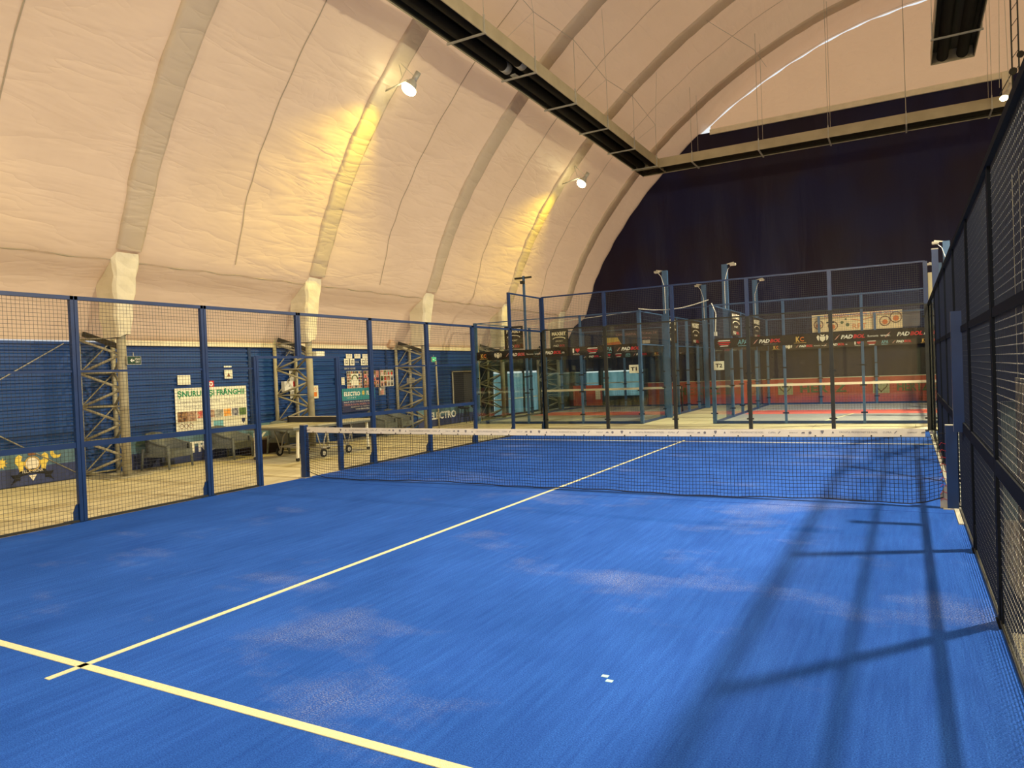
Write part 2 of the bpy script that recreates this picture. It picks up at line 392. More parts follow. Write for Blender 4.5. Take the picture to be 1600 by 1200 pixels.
ceil = MB().grid(ceil_pt, ny, len(prof)-1).build('ceiling', membrane); tag(ceil, 'cream fabric membrane roof arching over the courts', kind='structure')
# sleeves over the arches, standing proud of the membrane, and seam tapes between them
sl_prof = resample(PROF[4:], 60); sl_prof = sl_prof+[(2*AX-x, z) for x, z in sl_prof[:-1][::-1]]
def normal_at(P, j):
    a = P[max(0, j-1)]; b = P[min(len(P)-1, j+1)]; dx, dz = b[0]-a[0], b[1]-a[1]; L = math.hypot(dx, dz); return (dz/L, -dx/L)   # inward
for k, y in enumerate(RIBY):
    def fn(i, j):
        sec = [(-.31, -.03), (-.295, .035), (-.22, .06), (0, .05), (.22, .06), (.295, .035), (.31, -.03)]
        dy, dn = sec[j]; x, z = sl_prof[i]; nx_, nz_ = normal_at(sl_prof, i)
        wv = .012*math.sin(i*1.9+k+j*.8)*math.sin(i*.37+2*k)+.006*math.sin(i*3.1+j*2)
        low = max(0, 1-i/14) if i < 60 else max(0, 1-(len(sl_prof)-1-i)/14)
        return (x+nx_*(dn+wv*(1+low)), y+dy*(1-.15*low), z+nz_*(dn+wv))
    MB().grid(fn, len(sl_prof)-1, 6).build('arch_sleeve', sleeve_shade_mat, ceil)
    if k < len(RIBY)-1 or True:
        ym = y+2.55
        if ym < YEND:
            mb = MB()
            mb.grid(lambda i, j: ceil_xyz(ym+(-.014, 0, .014)[j], sl_prof[i][0], sl_prof[i][1], .02 if j == 1 else .012), len(sl_prof)-1, 2)
            mb.build('seam', seam_mat, ceil)
# skirt pieces that wrap each column head, and the horizontal hem tape above the skirt
for y in RIBY[2:]:
    mb = MB()
    ring = [(-9.35, -1), (-8.92, -1), (-8.86, -.8), (-8.85, .1), (-8.86, .8), (-8.92, 1), (-9.35, 1)]
    def fn(i, j):
        x, h = ring[j]; q = i/10; z = 4.42-1.60*q
        wd = .29-.13*q+.02*math.sin(i*1.9+y)
        if i == 10: z -= (.06 if j < 3 else .0)
        return (x+(.20*(1-q)**1.3 if 0 < j < 6 else 0)+.008*math.sin(i*2.3+j*2+y), y+wd*h, z)
    mb.grid(fn, 10, 6, smooth=False); mb.build('column_skirt', skirt_mat, ceil)
mb = MB()
mb.grid(lambda i, j: ((-8.80, -8.765, -8.80)[j]+.012*math.sin(i*1.3), ys[i], 4.24+(-.02, 0, .02)[j]+.015*math.sin(i*.9)), ny, 2); mb.build('seam', seam_mat, ceil)
MB().box(WL-.02, WL+.10, -.5, 13.9, 2.66, 2.86).build('hem', skirt_mat, ceil)

# floor
fl = MB().box(WL-.2, WR+.2, YBACK-.2, YEND+.4, -.12, -.012).build('floor', concrete); tag(fl, 'pale yellowish concrete floor slabs round the courts', kind='structure')

# walls
def corrugated(y0, y1, z0, z1, x, mats, name, parent=None):
    mb = MB(); p = .125; zs = []
    z = z0
    while z < z1-1e-6:
        zs += [(z, 0), (z+p*.35, 0), (z+p*.5, .03), (z+p*.85, .03)]; z += p
    zs = [(min(a, z1), b) for a, b in zs]+[(z1, 0)]
    mb.grid(lambda i, j: (x+zs[j][1], y0+(y1-y0)*i, zs[j][0]), 1, len(zs)-1, smooth=False)
    mb.box(x-.06, x-.01, y0, y1, z0, z1); mb.box(x-.01, x+.045, y0, y1, z1-.05, z1)
    return mb.build(name, mats, parent)
wl = corrugated(YBACK, 13.9, -.01, 2.72, WL, wall_blue, 'wall_left'); tag(wl, 'dark blue horizontally ribbed steel wall left of the court', kind='structure')
for yj in (3.15, 8.6): MB().box(WL+.03, WL+.05, yj-.04, yj+.04, 0, 2.7).build('cover_strip', blue_paint, wl)
mb = MB()
mb.grid(lambda i, j: (WL+.015*math.sin(i*1.7)*math.sin(j+i*.3), 13.9+(15.4-13.9)*i/12, 2.75*j/6), 12, 6)
mb.box(WL-.04, WL, 19.35, YEND, 0, 2.75); mb.box(WL-.04, WL, 15.4, 19.35, 1.82, 2.75)
mb.box(WL-.04, WL+.04, 15.4, 19.35, -.01, .06); mb.box(WL-.03, WL+.05, 16.35, 16.48, 0, 1.85); mb.box(WL-.03, WL+.05, 17.9, 18.0, 0, 1.85)
wt = mb.build('wall_left_back', dark_tarp); tag(wt, 'dark tarpaulin wall left of the far small court', kind='structure')
def pane_sheet(name, a, b, z0, z1, label, wavy=.0, n=14):
    a = Vector(a); b = Vector(b); d = (b-a); nrm = Vector((d.y, -d.x, 0)).normalized(); mb = MB()
    mb.grid(lambda i, j: tuple(a+d*(i/n)+nrm*(.02*math.sin(i*1.9+j*.4))+Z_*(z0+(z1-z0+(wavy*abs(math.sin(i*.7)) if j == 8 else 0))*j/8)), n, 8)
    o = mb.build(name, pane_mat); tag(o, label, kind='structure')
    fr = MB().bar(a+Z_*(z0+.62), b+Z_*(z0+.62), .04).build('window_bar', white, o)
    return o
pane_sheet('window_1', (WL, 15.4, 0), (WL, 19.35, 0), .06, 1.74, 'teal translucent weather sheet in the left wall opening')
wr = MB().box(WR, WR+.1, YBACK, YEND, -.01, 2.74).build('wall_right', wall_blue); tag(wr, 'blue steel wall on the far right side of the hall', kind='structure')
wb = MB()
wb.grid(lambda i, j: (WL-.1+(WR-WL+.2)*i/60, YBACK-.02, (prof_z(min(max(WL, WL-.1+(WR-WL+.2)*i/60), WR))+.15)*j/20), 60, 20); wb = wb.build('wall_back', gable_white); tag(wb, 'cream fabric gable wall behind the camera', kind='structure')

# far gable: navy curtain up to 11.85, cream fabric above
ZC = 11.85
cols = 150
mb = MB()
def navy_y(x, z): return 22.22+.03*math.sin(x*2.3+.8*math.sin(z*.5))+.012*math.sin(x*6.7+z*1.1)
x0, x1 = WL+.02, WR-.02
def nfn(i, j):
    x = x0+(x1-x0)*i/cols; top = min(ZC, ceil_top(x)+.25); bot = 1.70 if x < -5.75 else 0
    top = max(top, bot+.05); z = bot+(top-bot)*j/34
    return (x, navy_y(x, z), z)
mb.grid(nfn, cols, 34); wf = mb.build('wall_far', navy); tag(wf, 'navy blue curtain closing the far gable end', kind='structure')
mb = MB()
xa, xb = -2.55, 2*AX+2.55
def gfn(i, j):
    x = xa+(xb-xa)*i/80; top = ceil_top(x)-.06+.02*math.sin(i*1.3); z = ZC-.05+(max(top, ZC)-ZC+.05)*j/10
    return (x, 22.29+.02*math.sin(x*2+z*1.5), z)
mb.grid(gfn, 80, 10); wg = mb.build('wall_far_upper', gable_white); tag(wg, 'cream fabric gable panel above the navy curtain', kind='structure')
hem = MB(); hem.box(xa, 8.1, 22.12, 22.2, ZC-.12, ZC+.10); hem.build('hem', skirt_mat, wg)
hs = MB(); hs.box(7.95, 8.25, 22.08, 22.14, 9.9, ZC+.1); hs.build('hanging_strip', skirt_mat, wg)
# lower gable opening with weather sheets
mb = MB(); mb.box(WL, -8.80, 22.2, 22.3, 0, 1.72); mb.box(-8.15, -7.92, 22.2, 22.3, 0, 1.72); mb.box(-5.95, -5.72, 22.2, 22.3, 0, 1.72); mb.box(-8.8, -5.95, 22.2, 22.3, 0, .5); mb.box(-8.8, -5.95, 22.2, 22.3, 1.68, 1.72)
o = mb.build('wall_far_lower', dark_tarp); tag(o, 'dark lower strip of the far gable round the openings', kind='structure')
pane_sheet('window_2', (-8.8, 22.25, 0), (-8.15, 22.25, 0), .5, 1.62, 'narrow translucent sheet in the far gable', n=6)
pane_sheet('window_3', (-7.92, 22.25, 0), (-5.95, 22.25, 0), .5, 1.62, 'wide teal translucent sheet in the far gable', n=10)

# dark playing surface to the right of the court
o = MB().box(5.145, 19.5, -4.1, 22.0, -.012, -.004).build('neighbouring_court_turf', varied('dark green turf', (.035, .055, .06), (.045, .065, .065), 3, .8, .2)); tag(o, 'dark green surface of the neighbouring court behind the right fence', 'court surface')

# ------------------------------------------------------------------ padel court
turf = MB().box(-5.0, 5.14, -9.94, 9.94, -.012, 0).build('court_turf', turf_mat); tag(turf, 'bright blue artificial turf of the large padel court', 'court surface')
def floor_line(x0, x1, y0, y1): MB().box(x0, x1, y0, y1, -.006, .004).build('court_line', line_mat, turf)
floor_line(-.025, .025, -7.17, 7.17); floor_line(-4.98, 5.06, -6.98, -6.92); floor_line(-4.98, 5.06, 6.92, 6.98)
jm = mat('dark turf joint', (.012, .05, .30), .9, .1)
MB().box(-4.98, 5.05, -.32, -.305, -.004, .0012).build('turf_joint', jm, turf)
MB().box(-4.98, 5.05, .62, .632, -.004, .0012).build('turf_joint', jm, turf)
ct = mat('pale cyan tape', (.45, .8, .8), .5)
for x, y, lab in ((3.055, -5.80, 'tiny pale cyan square on the blue turf, upper left one of two'), (3.10, -5.85, 'tiny pale cyan square on the blue turf, lower right one of two')):
    o = MB().box(x, x+.04, y, y+.03, 0, .002).build('tape_mark', ct); tag(o, lab, 'tape', 'cyan tape marks')


def mesh_panel(parent, a, b, z0, z1, m=wire_mat, pitch=.05, w=.0042, name='wire_mesh', m2=None):
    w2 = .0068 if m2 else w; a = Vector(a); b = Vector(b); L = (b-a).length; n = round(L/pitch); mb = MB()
    d = (b-a)/n; nrm = Vector((b-a).cross(Z_)).normalized()*.0035
    for i in range(1, n): mb.wire([a+d*i+Z_*z0, a+d*i+Z_*z1], w)
    nz = round((z1-z0)/pitch)
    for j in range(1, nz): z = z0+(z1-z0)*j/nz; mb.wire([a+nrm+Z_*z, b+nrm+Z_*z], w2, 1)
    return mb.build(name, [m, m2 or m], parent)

def post_part(parent, x, y, z0, z1, side, m=blue_paint, wx=.06, wy=.10, flange=True, name='post'):
    mb = MB(); mb.box(x-wx/2, x+wx/2, y-wy/2, y-.004, z0, z1); mb.box(x-wx/2, x+wx/2, y+.004, y+wy/2, z0, z1); mb.box(x-wx/2+.012, x+wx/2-.012, y-.006, y+.006, z0, z1-.01)
    for z in (z0+.35, z0+1.2, z0+2.1):
        if z < z1-.1: mb.disc((x-side*(-wx/2)*1.05, y-wy*.3, z), X_, .009, .012, 8)
    p = mb.build(name, m, parent)
    if flange:
        q = MB(); s_ = side
        q.poly([(0, 0), (.09, 0), (.09, .14), (.04, .24), (0, .24)], (x+s_*.02, y-.02, z0), (s_, 0, 0), Z_, .012 if s_ < 0 else -.012)
        q.poly([(0, 0), (.07, 0), (.07, .14), (.03, .24), (0, .24)], (x, y-wy/2-.0, z0), (0, -1, 0), Z_, .01)
        q.box(min(x-.03, x+s_*.2), max(x+.03, x+s_*.2), y-.14, y+.09, z0-.012, z0+.006)
        q.build('base_plate', m, p)
    return p

def side_fence(x, side, label, cat='fence', full=False):
    t = empty('side_fence', (x, 0, 0)); paint = shaded_paint if full else blue_paint; wm, wm2 = (shaded_wire, lit_wire) if full else (wire_mat, None)
    WXP = .035 if full else .06
    def P(n, mb, m): return mb.build(n, m, t, loc=None)
    t2 = t; off = (-x, 0, 0)
    # everything is written in local coordinates (x = 0)
    for y in (-10, -8, -6, -4, -2, 2, 4, 6): post_part(t, 0, y, 0, 3.0, side, m=paint, wx=WXP)
    for y in (8, 10): post_part(t, 0, y, 0, 3.0 if full else 4.0, side, m=paint, wx=WXP)
    post_part(t, 0, 0, 2.2, 3.0, side, m=paint, wx=WXP, flange=False)
    if not full:
        for y in (-1, 1): post_part(t, 0, y, 0, 2.2, side, flange=False)
    rail = MB(); rail.box(-.03, .03, -10, 10, 2.95, 3.0); rail.build('top_rail', paint, t)
    if not full: MB().box(-.02, .02, 8, 10, 3.96, 4.0).build('top_rail', paint, t)
    if not full: MB().box(-.025, .025, -1, 1, 2.17, 2.21).build('gate_lintel', paint, t)
    bays = [(-6, -4), (-4, -2), (-2, -1), (1, 2), (2, 4), (4, 6)]
    if full: bays = [(-6, -4), (-4, -2), (-2, 0), (0, 2), (2, 4), (4, 6)]
    for a, b in bays:
        MB().box(-.018, .018, a+.05, b-.05, 0, .03).build('bottom_rail', dark_frame, t); MB().box(-.018, .018, a+.05, b-.05, .97 if full else .985, 1.07 if full else 1.06).build('middle_rail', paint, t)
        MB().box(-.012, .012, a+.05, b-.05, 1.985, 2.045 if full else 2.015).build('joint_rail', paint, t)
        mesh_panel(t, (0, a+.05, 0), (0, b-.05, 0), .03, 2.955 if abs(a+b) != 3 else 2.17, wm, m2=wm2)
    if not full: mesh_panel(t, (0, -2+.05, 0), (0, -.05, 0), 2.21, 2.955); mesh_panel(t, (0, .05, 0), (0, 2-.05, 0), 2.21, 2.955)
    if not full: mesh_panel(t, (0, 8.05, 0), (0, 9.95, 0), 3.0, 3.96, wm)
    for a, b in ((-10, -8), (-8, -6), (6, 8), (8, 10)):
        MB().box(-.006, .006, a+.055, b-.055, .025, 2.95).build('glass_pane', glass, t); MB().box(-.02, .02, a+.05, b-.05, 0, .025).build('glass_sill', dark_frame, t)
    tag(t, label, cat); return t
side_fence(-5.04, -1, 'blue framed wire mesh side fence between the turf and the seating area')
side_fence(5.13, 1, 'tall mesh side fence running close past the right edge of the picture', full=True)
kerb = MB().box(5.06, 5.105, -.9, 9.9, 0, .012).build('trim_1', varied('pale kerb', (.5, .5, .42), (.42, .42, .35), 5)); tag(kerb, 'pale concrete kerb under the right fence', kind='structure')

def end_wall(y, label):
    t = empty('end_wall', (0, y, 0)); s_ = 1 if y > 0 else -1
    for x in (-5, -3, -1, 1, 3, 5.08):
        lower = MB().box(x-.045, x+.045, -.03 if abs(x) < 4.9 else -.05, .05, 0, 3.0).build('glass_clamp_post', dark_frame, t)
        q = MB()
        for z in (.3, 1.5, 2.7): q.box(x-.09, x+.09, -.035, -.015, z-.02, z+.02)
        q.build('clamp', dark_frame, lower)
        MB().box(x-.045, x+.045, -.03, .05, 3.0, 4.0).build('upper_post', blue_paint, t)
    MB().box(-5, 5.08, -.02, .02, 3.98, 4.02).build('top_rail', blue_paint, t)
    MB().box(-5, 5.08, -.02, .02, 2.985, 3.025).build('middle_rail', dark_frame, t)
    MB().box(-5, 5.08, -.02, .02, 0, .03).build('bottom_rail', dark_frame, t)
    for x in (-5, -3, -1, 1, 3):
        MB().box(x+.045, x+2-.045, -.006, .006, .03, 2.985).build('glass_pane', glass, t)
        mesh_panel(t, (x+.04, 0, 0), (x+1.96, 0, 0), 3.02, 3.98)
        MB().box(x+.05, x+1.95, -.004, .006, 3.33, 3.345).build('joint_rail', blue_paint, t)
    tag(t, label, 'glass wall'); return t
end_wall(10.0, 'glass back wall with blue mesh top at the far end of the blue court')

# light mast and pale post in the far right corner
o = empty('light_mast', (5.215, 7.9, 0)); MB().box(-.06, .06, -.05, .05, 0, 3.98).build('post', blue_paint, o)
MB().box(-.065, .065, -.055, .055, 3.98, 4.0).build('cap', galv, o); tag(o, 'single tall blue post rising above the far right corner of the court', 'post')
o = MB().box(5.14, 5.27, 10.25, 10.40, 0, 3.75).build('pale_post', varied('pale yellow paint', (.62, .56, .34), (.56, .50, .30), 3)); tag(o, 'pale yellow square post standing beside the far right glass corner', 'post')

# net
net = empty('padel_net')
def net_z(x): # lower edge of the net
    e = max(0, (abs(x)-4.45)/.5); return .035+.012*math.sin(x*2.1)+.10*e*e+.006*math.sin(x*9)
def net_y(x, z): q = (1-z/.9); return -.05*q*q*math.sin(x*1.3)-.03*q
XN0, XN1 = -4.93, 4.96
mb = MB(); n = round((XN1-XN0)/.045)
def top_z(x): return .80 + .0*x + .02*(abs(x)/5)**2
for i in range(n+1):
    x = XN0+(XN1-XN0)*i/n; a, b = top_z(x), net_z(x)
    e = max(0, (abs(x)-4.5)/.45)
    mb.wire([(x+.0*e, net_y(x, b+(a-b)*k/5), b+(a-b)*k/5) for k in range(6)], .0055)
for j in range(18):
    f = j/17; pts = []
    for i in range(61):
        x = XN0+(XN1-XN0)*i/60; a, b = top_z(x), net_z(x); z = a+(b-a)*f; pts.append((x, net_y(x, z)-.003, z))
    mb.wire(pts, .0055 if j < 17 else .014)
mb.build('net_mesh', net_black, net)
tp = MB()
def tape_z(x, k): return (.80 if k == 0 else .895)+.025*(x/5)**2
for s_ in (-1, 1): tp.grid(lambda i, j: (-4.90+9.70*i/40, s_*.008, tape_z(-4.90+9.70*i/40, j)), 40, 1)
tp.grid(lambda i, j: (-4.90+9.70*i/40, (-.008, .008)[j], tape_z(-4.90+9.70*i/40, 1)), 40, 1)
tape = tp.build('net_tape', cream, net)
ty = -.010
tmat = mat('faded grey print', (.20, .19, .20), .7)
for k in range(-5, 4):
    cx = 2.82+1.30*k; z = tape_z(cx, 0)+.055
    if -4.3 < cx < 4.9:
        lettering('tape_print', 'CIRCUITUL PROFESIONIST DE PADEL', (cx-.02, ty, z), X_, Z_, .42, .022, tmat, tape)
        lettering('tape_print', 'CUPRA', (cx+.29, ty, z), X_, Z_, .09, .022, tmat, tape)
        lettering('tape_print', 'BABOLAT', (cx+.55, ty, z), X_, Z_, .10, .016, tmat, tape)
        g = MB()
        def sh(c, s, pts): g.poly([(c+a*s, z-tape_z(cx, 0)*0+b*s) for a, b in pts], (0, ty, 0), X_, Z_, -.0015)
        sh(cx-.42, .022, [(-.8, 1), (.8, 1), (.8, 0), (0, -1.1), (-.8, 0)]); sh(cx+.74, .018, [(math.cos(t*PI/4), math.sin(t*PI/4)) for t in range(8)])
        sh(cx+.38, .016, [(-.8, -1), (1, 1), (.2, 1), (-1.2, -.6)]); sh(cx-.30, .014, [(-1, -1), (1, -1), (0, 1)]); sh(cx+.66, .014, [(-1.6, -.6), (1.6, -.6), (1.0, .8), (-1, .5)])
        g.build('tape_print', tmat, tape)
st = MB()
for i in range(32):
    x = -4.75+.31*i; z = tape_z(x, 0)+.012; st.disc((x, -.012, z), Y_, .009, .008, 8)
st.build('tape_stud', black, tape)
for s_, x in ((-1, -4.985), (1, 5.055)):
    p = MB(); p.box(x-.055, x+.055, -.05, .05, .0, .955); p = p.build('net_post', blue_paint, net)
    MB().box(x-.058, x+.058, -.053, .053, .955, .962).build('post_cap', galv, p)
    f = MB(); f.box(x-.10, x+.07, -.09, .09, 0, .01); f.poly([(0, 0), (.07, 0), (.07, .15), (.02, .26), (0, .26)], (x-.055, 0, 0), (-1, 0, 0), Z_, .012); f.build('base_plate', galv, p)
    MB().bar((x-s_*.05, -.01, .86), (x-s_*.16, -.01, .87), .008).build('tension_cord', black, net)
    lc = MB(); 
    for k in range(9): z = .10+.08*k; lc.wire([(x-s_*.055, -.02, z), (x-s_*.10, -.03, z+.02), (x-s_*.12, -.03, z-.01)], .006)
    lc.build('lacing_cord', red if s_ > 0 else black, net)
tag(net, 'black padel net with white printed tape stretched across the blue court', 'net')
o = MB().box(5.035, 5.15, -1.02, -.92, .97, 2.2); o = o.build('door_post', blue_paint); tag(o, 'wide bright blue upright above the right end of the net', 'post')

# ------------------------------------------------------------------ truss columns along the left wall
def truss_col():
    t = empty('truss_column')
    MB().tube([(0, 0, -.01), (0, 0, 3.35)], .085, 20).build('main_tube', steel_paint, t)
    c = MB(); 
    for dy in (-.36, .36): MB().tube([(-.86, dy, -.01), (-.86, dy, 2.95)], .048, 12).build('chord', steel_paint, t)
    zs = [.06, .72, 1.40, 2.08, 2.76]
    for dy in (-.36, .36):
        for i in range(4):
            a, b = ((0, 0, zs[i]+.34), (-.86, dy, zs[i])) ; c.tube([(-.86, dy, zs[i]+(0 if i % 2 == 0 else 0)), (-.02, dy*.02, zs[i]+.34)], .026, 8)
            c.tube([(-.02, dy*.02, zs[i]+.34), (-.86, dy, zs[i+1])], .026, 8)
    for i in range(5):
        c.tube([(-.86, -.36, zs[i]), (-.86, .36, zs[i])], .018, 8)
        c.tube([(-.86, -.36, zs[i]), (-.02, 0, zs[i]-.0 if i else .04)], .016, 8)
        if i < 4: c.tube([(-.86, -.36, zs[i]), (-.86, .36, zs[i+1])], .014, 6)
    c.build('bracing', steel_paint, t)
    MB().box(-1.0, .14, -.45, .45, -.012, .012).build('base_plate', steel_paint, t)
    MB().bar((-.95, -.30, 2.92), (.05, -.02, 2.55), .05, .10).build('head_plate', dark_metal, t)
    return t
tr_labels = ['beige lattice column beside the hanging dark exit sign, nearest the camera', 'beige lattice column behind the table tennis table with junction boxes',
             'beige lattice column beside the two far grey armchairs, green exit sign next to it', 'beige lattice column seen through the glass left of the near small court',
             'beige lattice column farthest away near the teal translucent sheets']
proto = truss_col()
for i, y in enumerate(RIBY[3:8]):
    o = proto if i == 0 else copy_tree(proto)
    o.location = (-9.0, y, 0); tag(o, tr_labels[i], 'truss column', 'lattice columns along the left wall')
# thin wall bracing rods
for a, b, lab in (((-9.88, -1.42, 2.68), (-9.88, -6.0, -.0), 'thin diagonal steel rod crossing the blue wall, rising to the nearest column'), ((-9.88, -5.2, 2.6), (-9.88, -1.30, .12), 'thin diagonal steel rod running down behind the crest banner')):
    o = MB().tube([a, b], .012, 8).build('bracing_rod', galv); tag(o, lab, 'rod')
# junction boxes and exit signs on the columns
def exit_sign(loc, face, label, w=.30):
    t = empty('exit_sign', loc); MB().box(-.02, .02, -w/2, w/2, -.085, .085).build('housing', galv, t)
    f = MB().box(.02, .024, -w/2+.012, w/2-.012, -.073, .073).build('sign_face', face, t)
    MB().poly([(-.09, 0), (-.04, .04), (-.04, .015), (-.0, .015), (0, -.015), (-.04, -.015), (-.04, -.04)], (.0245, 0, 0), Y_, Z_, .002).build('arrow', white, f)
    lettering('sign_text', 'IEȘIRE\nEXIT', (.0245, .07, 0), Y_, Z_, .11, .10, white if face is exit_dark else white, f)
    MB().bar((0, 0, .085), (-.0, 0, .16), .012).build('bracket', galv, t)
    tag(t, label, 'exit sign'); return t
exit_sign((-8.88, -.64, 2.30), exit_dark, 'dark green exit sign with arrow on the nearest lattice column')
exit_sign((-9.0, 9.92, 2.30), exit_green, 'small glowing green exit sign beside the third lattice column', .26)
o = MB().box(-9.86, -9.74, 4.12, 4.42, 1.50, 1.77); o = o.build('junction_box', white_card); MB().disc((-9.735, 4.28, 1.64), X_, .012, .01, 8).build('lock', black, o)
tag(o, 'white square electrical box on the second lattice column', 'electrical box')
o = MB().box(-9.02, -8.86, 4.42, 4.72, 2.40, 2.52); o = o.build('emergency_light', white_card); MB().box(-8.86, -8.855, 4.45, 4.69, 2.42, 2.46).build('diffuser', white, o)
tag(o, 'small white emergency light at the head of the second column', 'emergency light')
o = MB(); o.box(-9.55, -9.43, 9.15, 9.42, 1.55, 1.72); o.tube([(-9.5, 9.28, 1.55), (-9.5, 9.28, 1.32)], .03, 8); o = o.build('socket_box', galv); tag(o, 'grey socket box and plug fixed in the third lattice column', 'electrical box')
o = MB(); o.tube([(-9.84, 8.62, 2.86), (-9.80, 8.82, 2.80)], .14, 14); o = o.build('fabric_bundle', gable_white); tag(o, 'small cream fabric bundle at the top of the blue wall', 'fabric')
o = MB().tube([(-8.9, 9.9, 2.25), (-8.9, 9.95, 0)], .028, 10).build('downpipe', steel_paint); tag(o, 'slim pale vertical pipe by the third lattice column', 'pipe')

# ------------------------------------------------------------------ signs and posters on the left wall
WX = WL+.05
def board(name, y0, y1, z0, z1, m, label, cat, group=None, th=.012, x=WX):
    o = MB().box(x, x+th, y0, y1, z0, z1).build(name, m); tag(o, label, cat, group); o['_f'] = x+th; del o['_f']; return o, x+th
def wtext(name, body, y, z, w, h, m, parent, x): return lettering(name, body, (x, y, z), Y_, Z_, w, h, m, parent, bold=(name == 'heading'))
# rope poster
o, fx = board('advertising_poster', .98, 2.98, .70, 1.70, white_card, 'large white rope advert with green heading and photo strip', 'poster')
wtext('heading', 'ȘNURURI ȘI FRÂNGHII', 1.98, 1.56, 1.88, .21, green, o, fx)
wtext('line_text', 'Croșetat, împletituri, Macrame', 1.62, 1.375, 1.15, .10, greyp, o, fx); wtext('line_text', 'Plase sportive\nși de Protecție', 2.62, 1.33, .62, .17, greyp, o, fx)
wtext('line_text', 'Sintetice și naturale', 1.60, 1.26, .80, .08, greyp, o, fx)
p = MB()
cells = [(1.02, 1.28, 0), (1.28, 1.52, 1), (1.54, 1.80, 2), (1.82, 2.02, 1), (2.04, 2.26, 3), (2.28, 2.50, 4), (2.52, 2.72, 5), (2.74, 2.96, 6)]
for a, b, k in cells: p.box(fx, fx+.002, a, b, .98 if a > 1.5 else .93, 1.16, k)
pv = lambda n_, a_, b_: varied('photo '+n_, a_, b_, 14, .6, .3, detail=3)
p.build('photo_strip', [pv('a', (.10, .04, .02), (.45, .28, .14)), pv('b', (.55, .40, .28), (.25, .12, .08)), pv('c', (.55, .05, .05), (.6, .45, .3)), pv('d', (.15, .15, .14), (.45, .45, .40)), pv('e', (.80, .30, .03), (.75, .50, .20)), pv('f', (.04, .04, .10), (.40, .40, .42)), pv('g', (.05, .12, .03), (.16, .24, .08))], o)
p = MB(); 
for k in range(3): p.tube([(fx+.004, 1.12+.12*k+.05*math.cos(t), .83+.05*math.sin(t)) for t in [2*PI*i/12 for i in range(13)]], .006, 6, cap=False)
p.build('rope_drawing', brown, o)
MB().box(fx, fx+.002, 1.98, 2.26, .74, .90).build('logo_patch', cyan, o); MB().poly([(-.05, .06), (.05, .06), (.05, -.01), (0, -.07), (-.05, -.01)], (fx, 2.86, .84), Y_, Z_, .003).build('shield', darkblue, o)
# paper notices
o, fx = board('paper_notice', 1.07, 1.40, 1.78, 2.00, white_card, 'blank white landscape sheet above the left part of the rope advert', 'notice')
o, fx = board('paper_notice', 2.36, 2.59, 1.89, 2.11, white_card, 'small white sheet with a dark symbol above the right part of the rope advert', 'notice')
MB().poly([(-.05, -.04), (.05, -.04), (0, .06)], (fx, 2.475, 1.98), Y_, Z_, .002).build('symbol', brown, o)
o, fx = board('sign_strip', 2.35, 2.57, 2.165, 2.20, white, 'thin white lettered strip above the small sheet with symbol', 'sign')
o, fx = board('no_entry_notice', 1.87, 2.04, 1.70, 1.85, red, 'small red and white square sign on top of the rope advert', 'sign')
MB().disc((fx+.001, 1.955, 1.775), X_, .055, .003, 16).build('disc', white, o); MB().disc((fx+.004, 1.955, 1.775), X_, .022, .003, 12).build('dot', red, o)
o, fx = board('portrait_notice', 5.27, 5.50, 1.26, 1.62, white_card, 'white portrait notice with orange print right of the second column', 'notice')
MB().box(fx, fx+.002, 5.33, 5.44, 1.31, 1.44).build('print', orange, o); wtext('line_text', 'O', 5.385, 1.52, .1, .1, orange, o, fx)
for y0, lab in ((6.20, 'narrow pale yellow sheet left of the photo collages, the left one of two'), (6.47, 'narrow pale yellow sheet left of the photo collages, the right one of two')):
    o, fx = board('narrow_sheet', y0, y0+.13, 1.60, 1.82, white_card, lab, 'notice', 'narrow sheets')
o, fx = board('pictogram_sign', 4.45, 4.75, 1.30, 2.05, white_card, 'tall white sign with red and blue print behind the second column', 'sign')
MB().box(fx, fx+.002, 4.50, 4.70, 1.62, 1.76).build('red_band', red, o); MB().box(fx, fx+.002, 4.50, 4.70, 1.95, 1.98).build('blue_band', darkblue, o)
wtext('letters', 'CĂS', 4.6, 1.45, .18, .18, darkblue, o, fx)
# rule cards
k = 0
top = [(6.71, 6.97), (7.08, 7.34), (7.44, 7.73)]; low = [(6.62, 6.82), (6.87, 7.07), (7.36, 7.58), (7.61, 7.73)]
nm = ['first', 'second', 'third', 'fourth']
for i, (a, b) in enumerate(top):
    o, fx = board('rule_card', a, b, 2.38, 2.51, white_card, f'white card in the upper row above the collages, {nm[i]} from left', 'notice', 'white rule cards')
    p = MB(); [p.box(fx, fx+.001, a+.03, b-.03, 2.41+.025*q, 2.418+.025*q) for q in range(4)]; p.build('print', greyp, o)
for i, (a, b) in enumerate(low):
    o, fx = board('rule_card', a, b, 2.17, 2.37, white_card, f'white card with a dark drawing in the lower row, {nm[i]} from left', 'notice', 'white rule cards')
    p = MB(); p.box(fx, fx+.001, a+.05, b-.05, 2.21, 2.33); p.box(fx, fx+.002, a+.08, b-.08, 2.25, 2.29, 1); p.build('print', [greyp, white], o)
o = empty('wall_lettering', (0, 0, 0)); wtext('letters', 'GREEN HOUSE', 6.86, 2.08, .48, .05, white, o, WX); wtext('letters', 'BLUE BOX', 7.56, 2.08, .32, .05, white, o, WX); wtext('letters', 'PADEL', 7.2, 2.27, .16, .03, white, o, WX)
tag(o, 'small white letters on the blue wall under the rule cards', 'lettering')
o = empty('wall_lettering'); wtext('letters', 'TUR SPORT AR', 4.56, 2.53, .40, .05, white, o, WX+.02); tag(o, 'small white letters on the wall above the emergency light', 'lettering')
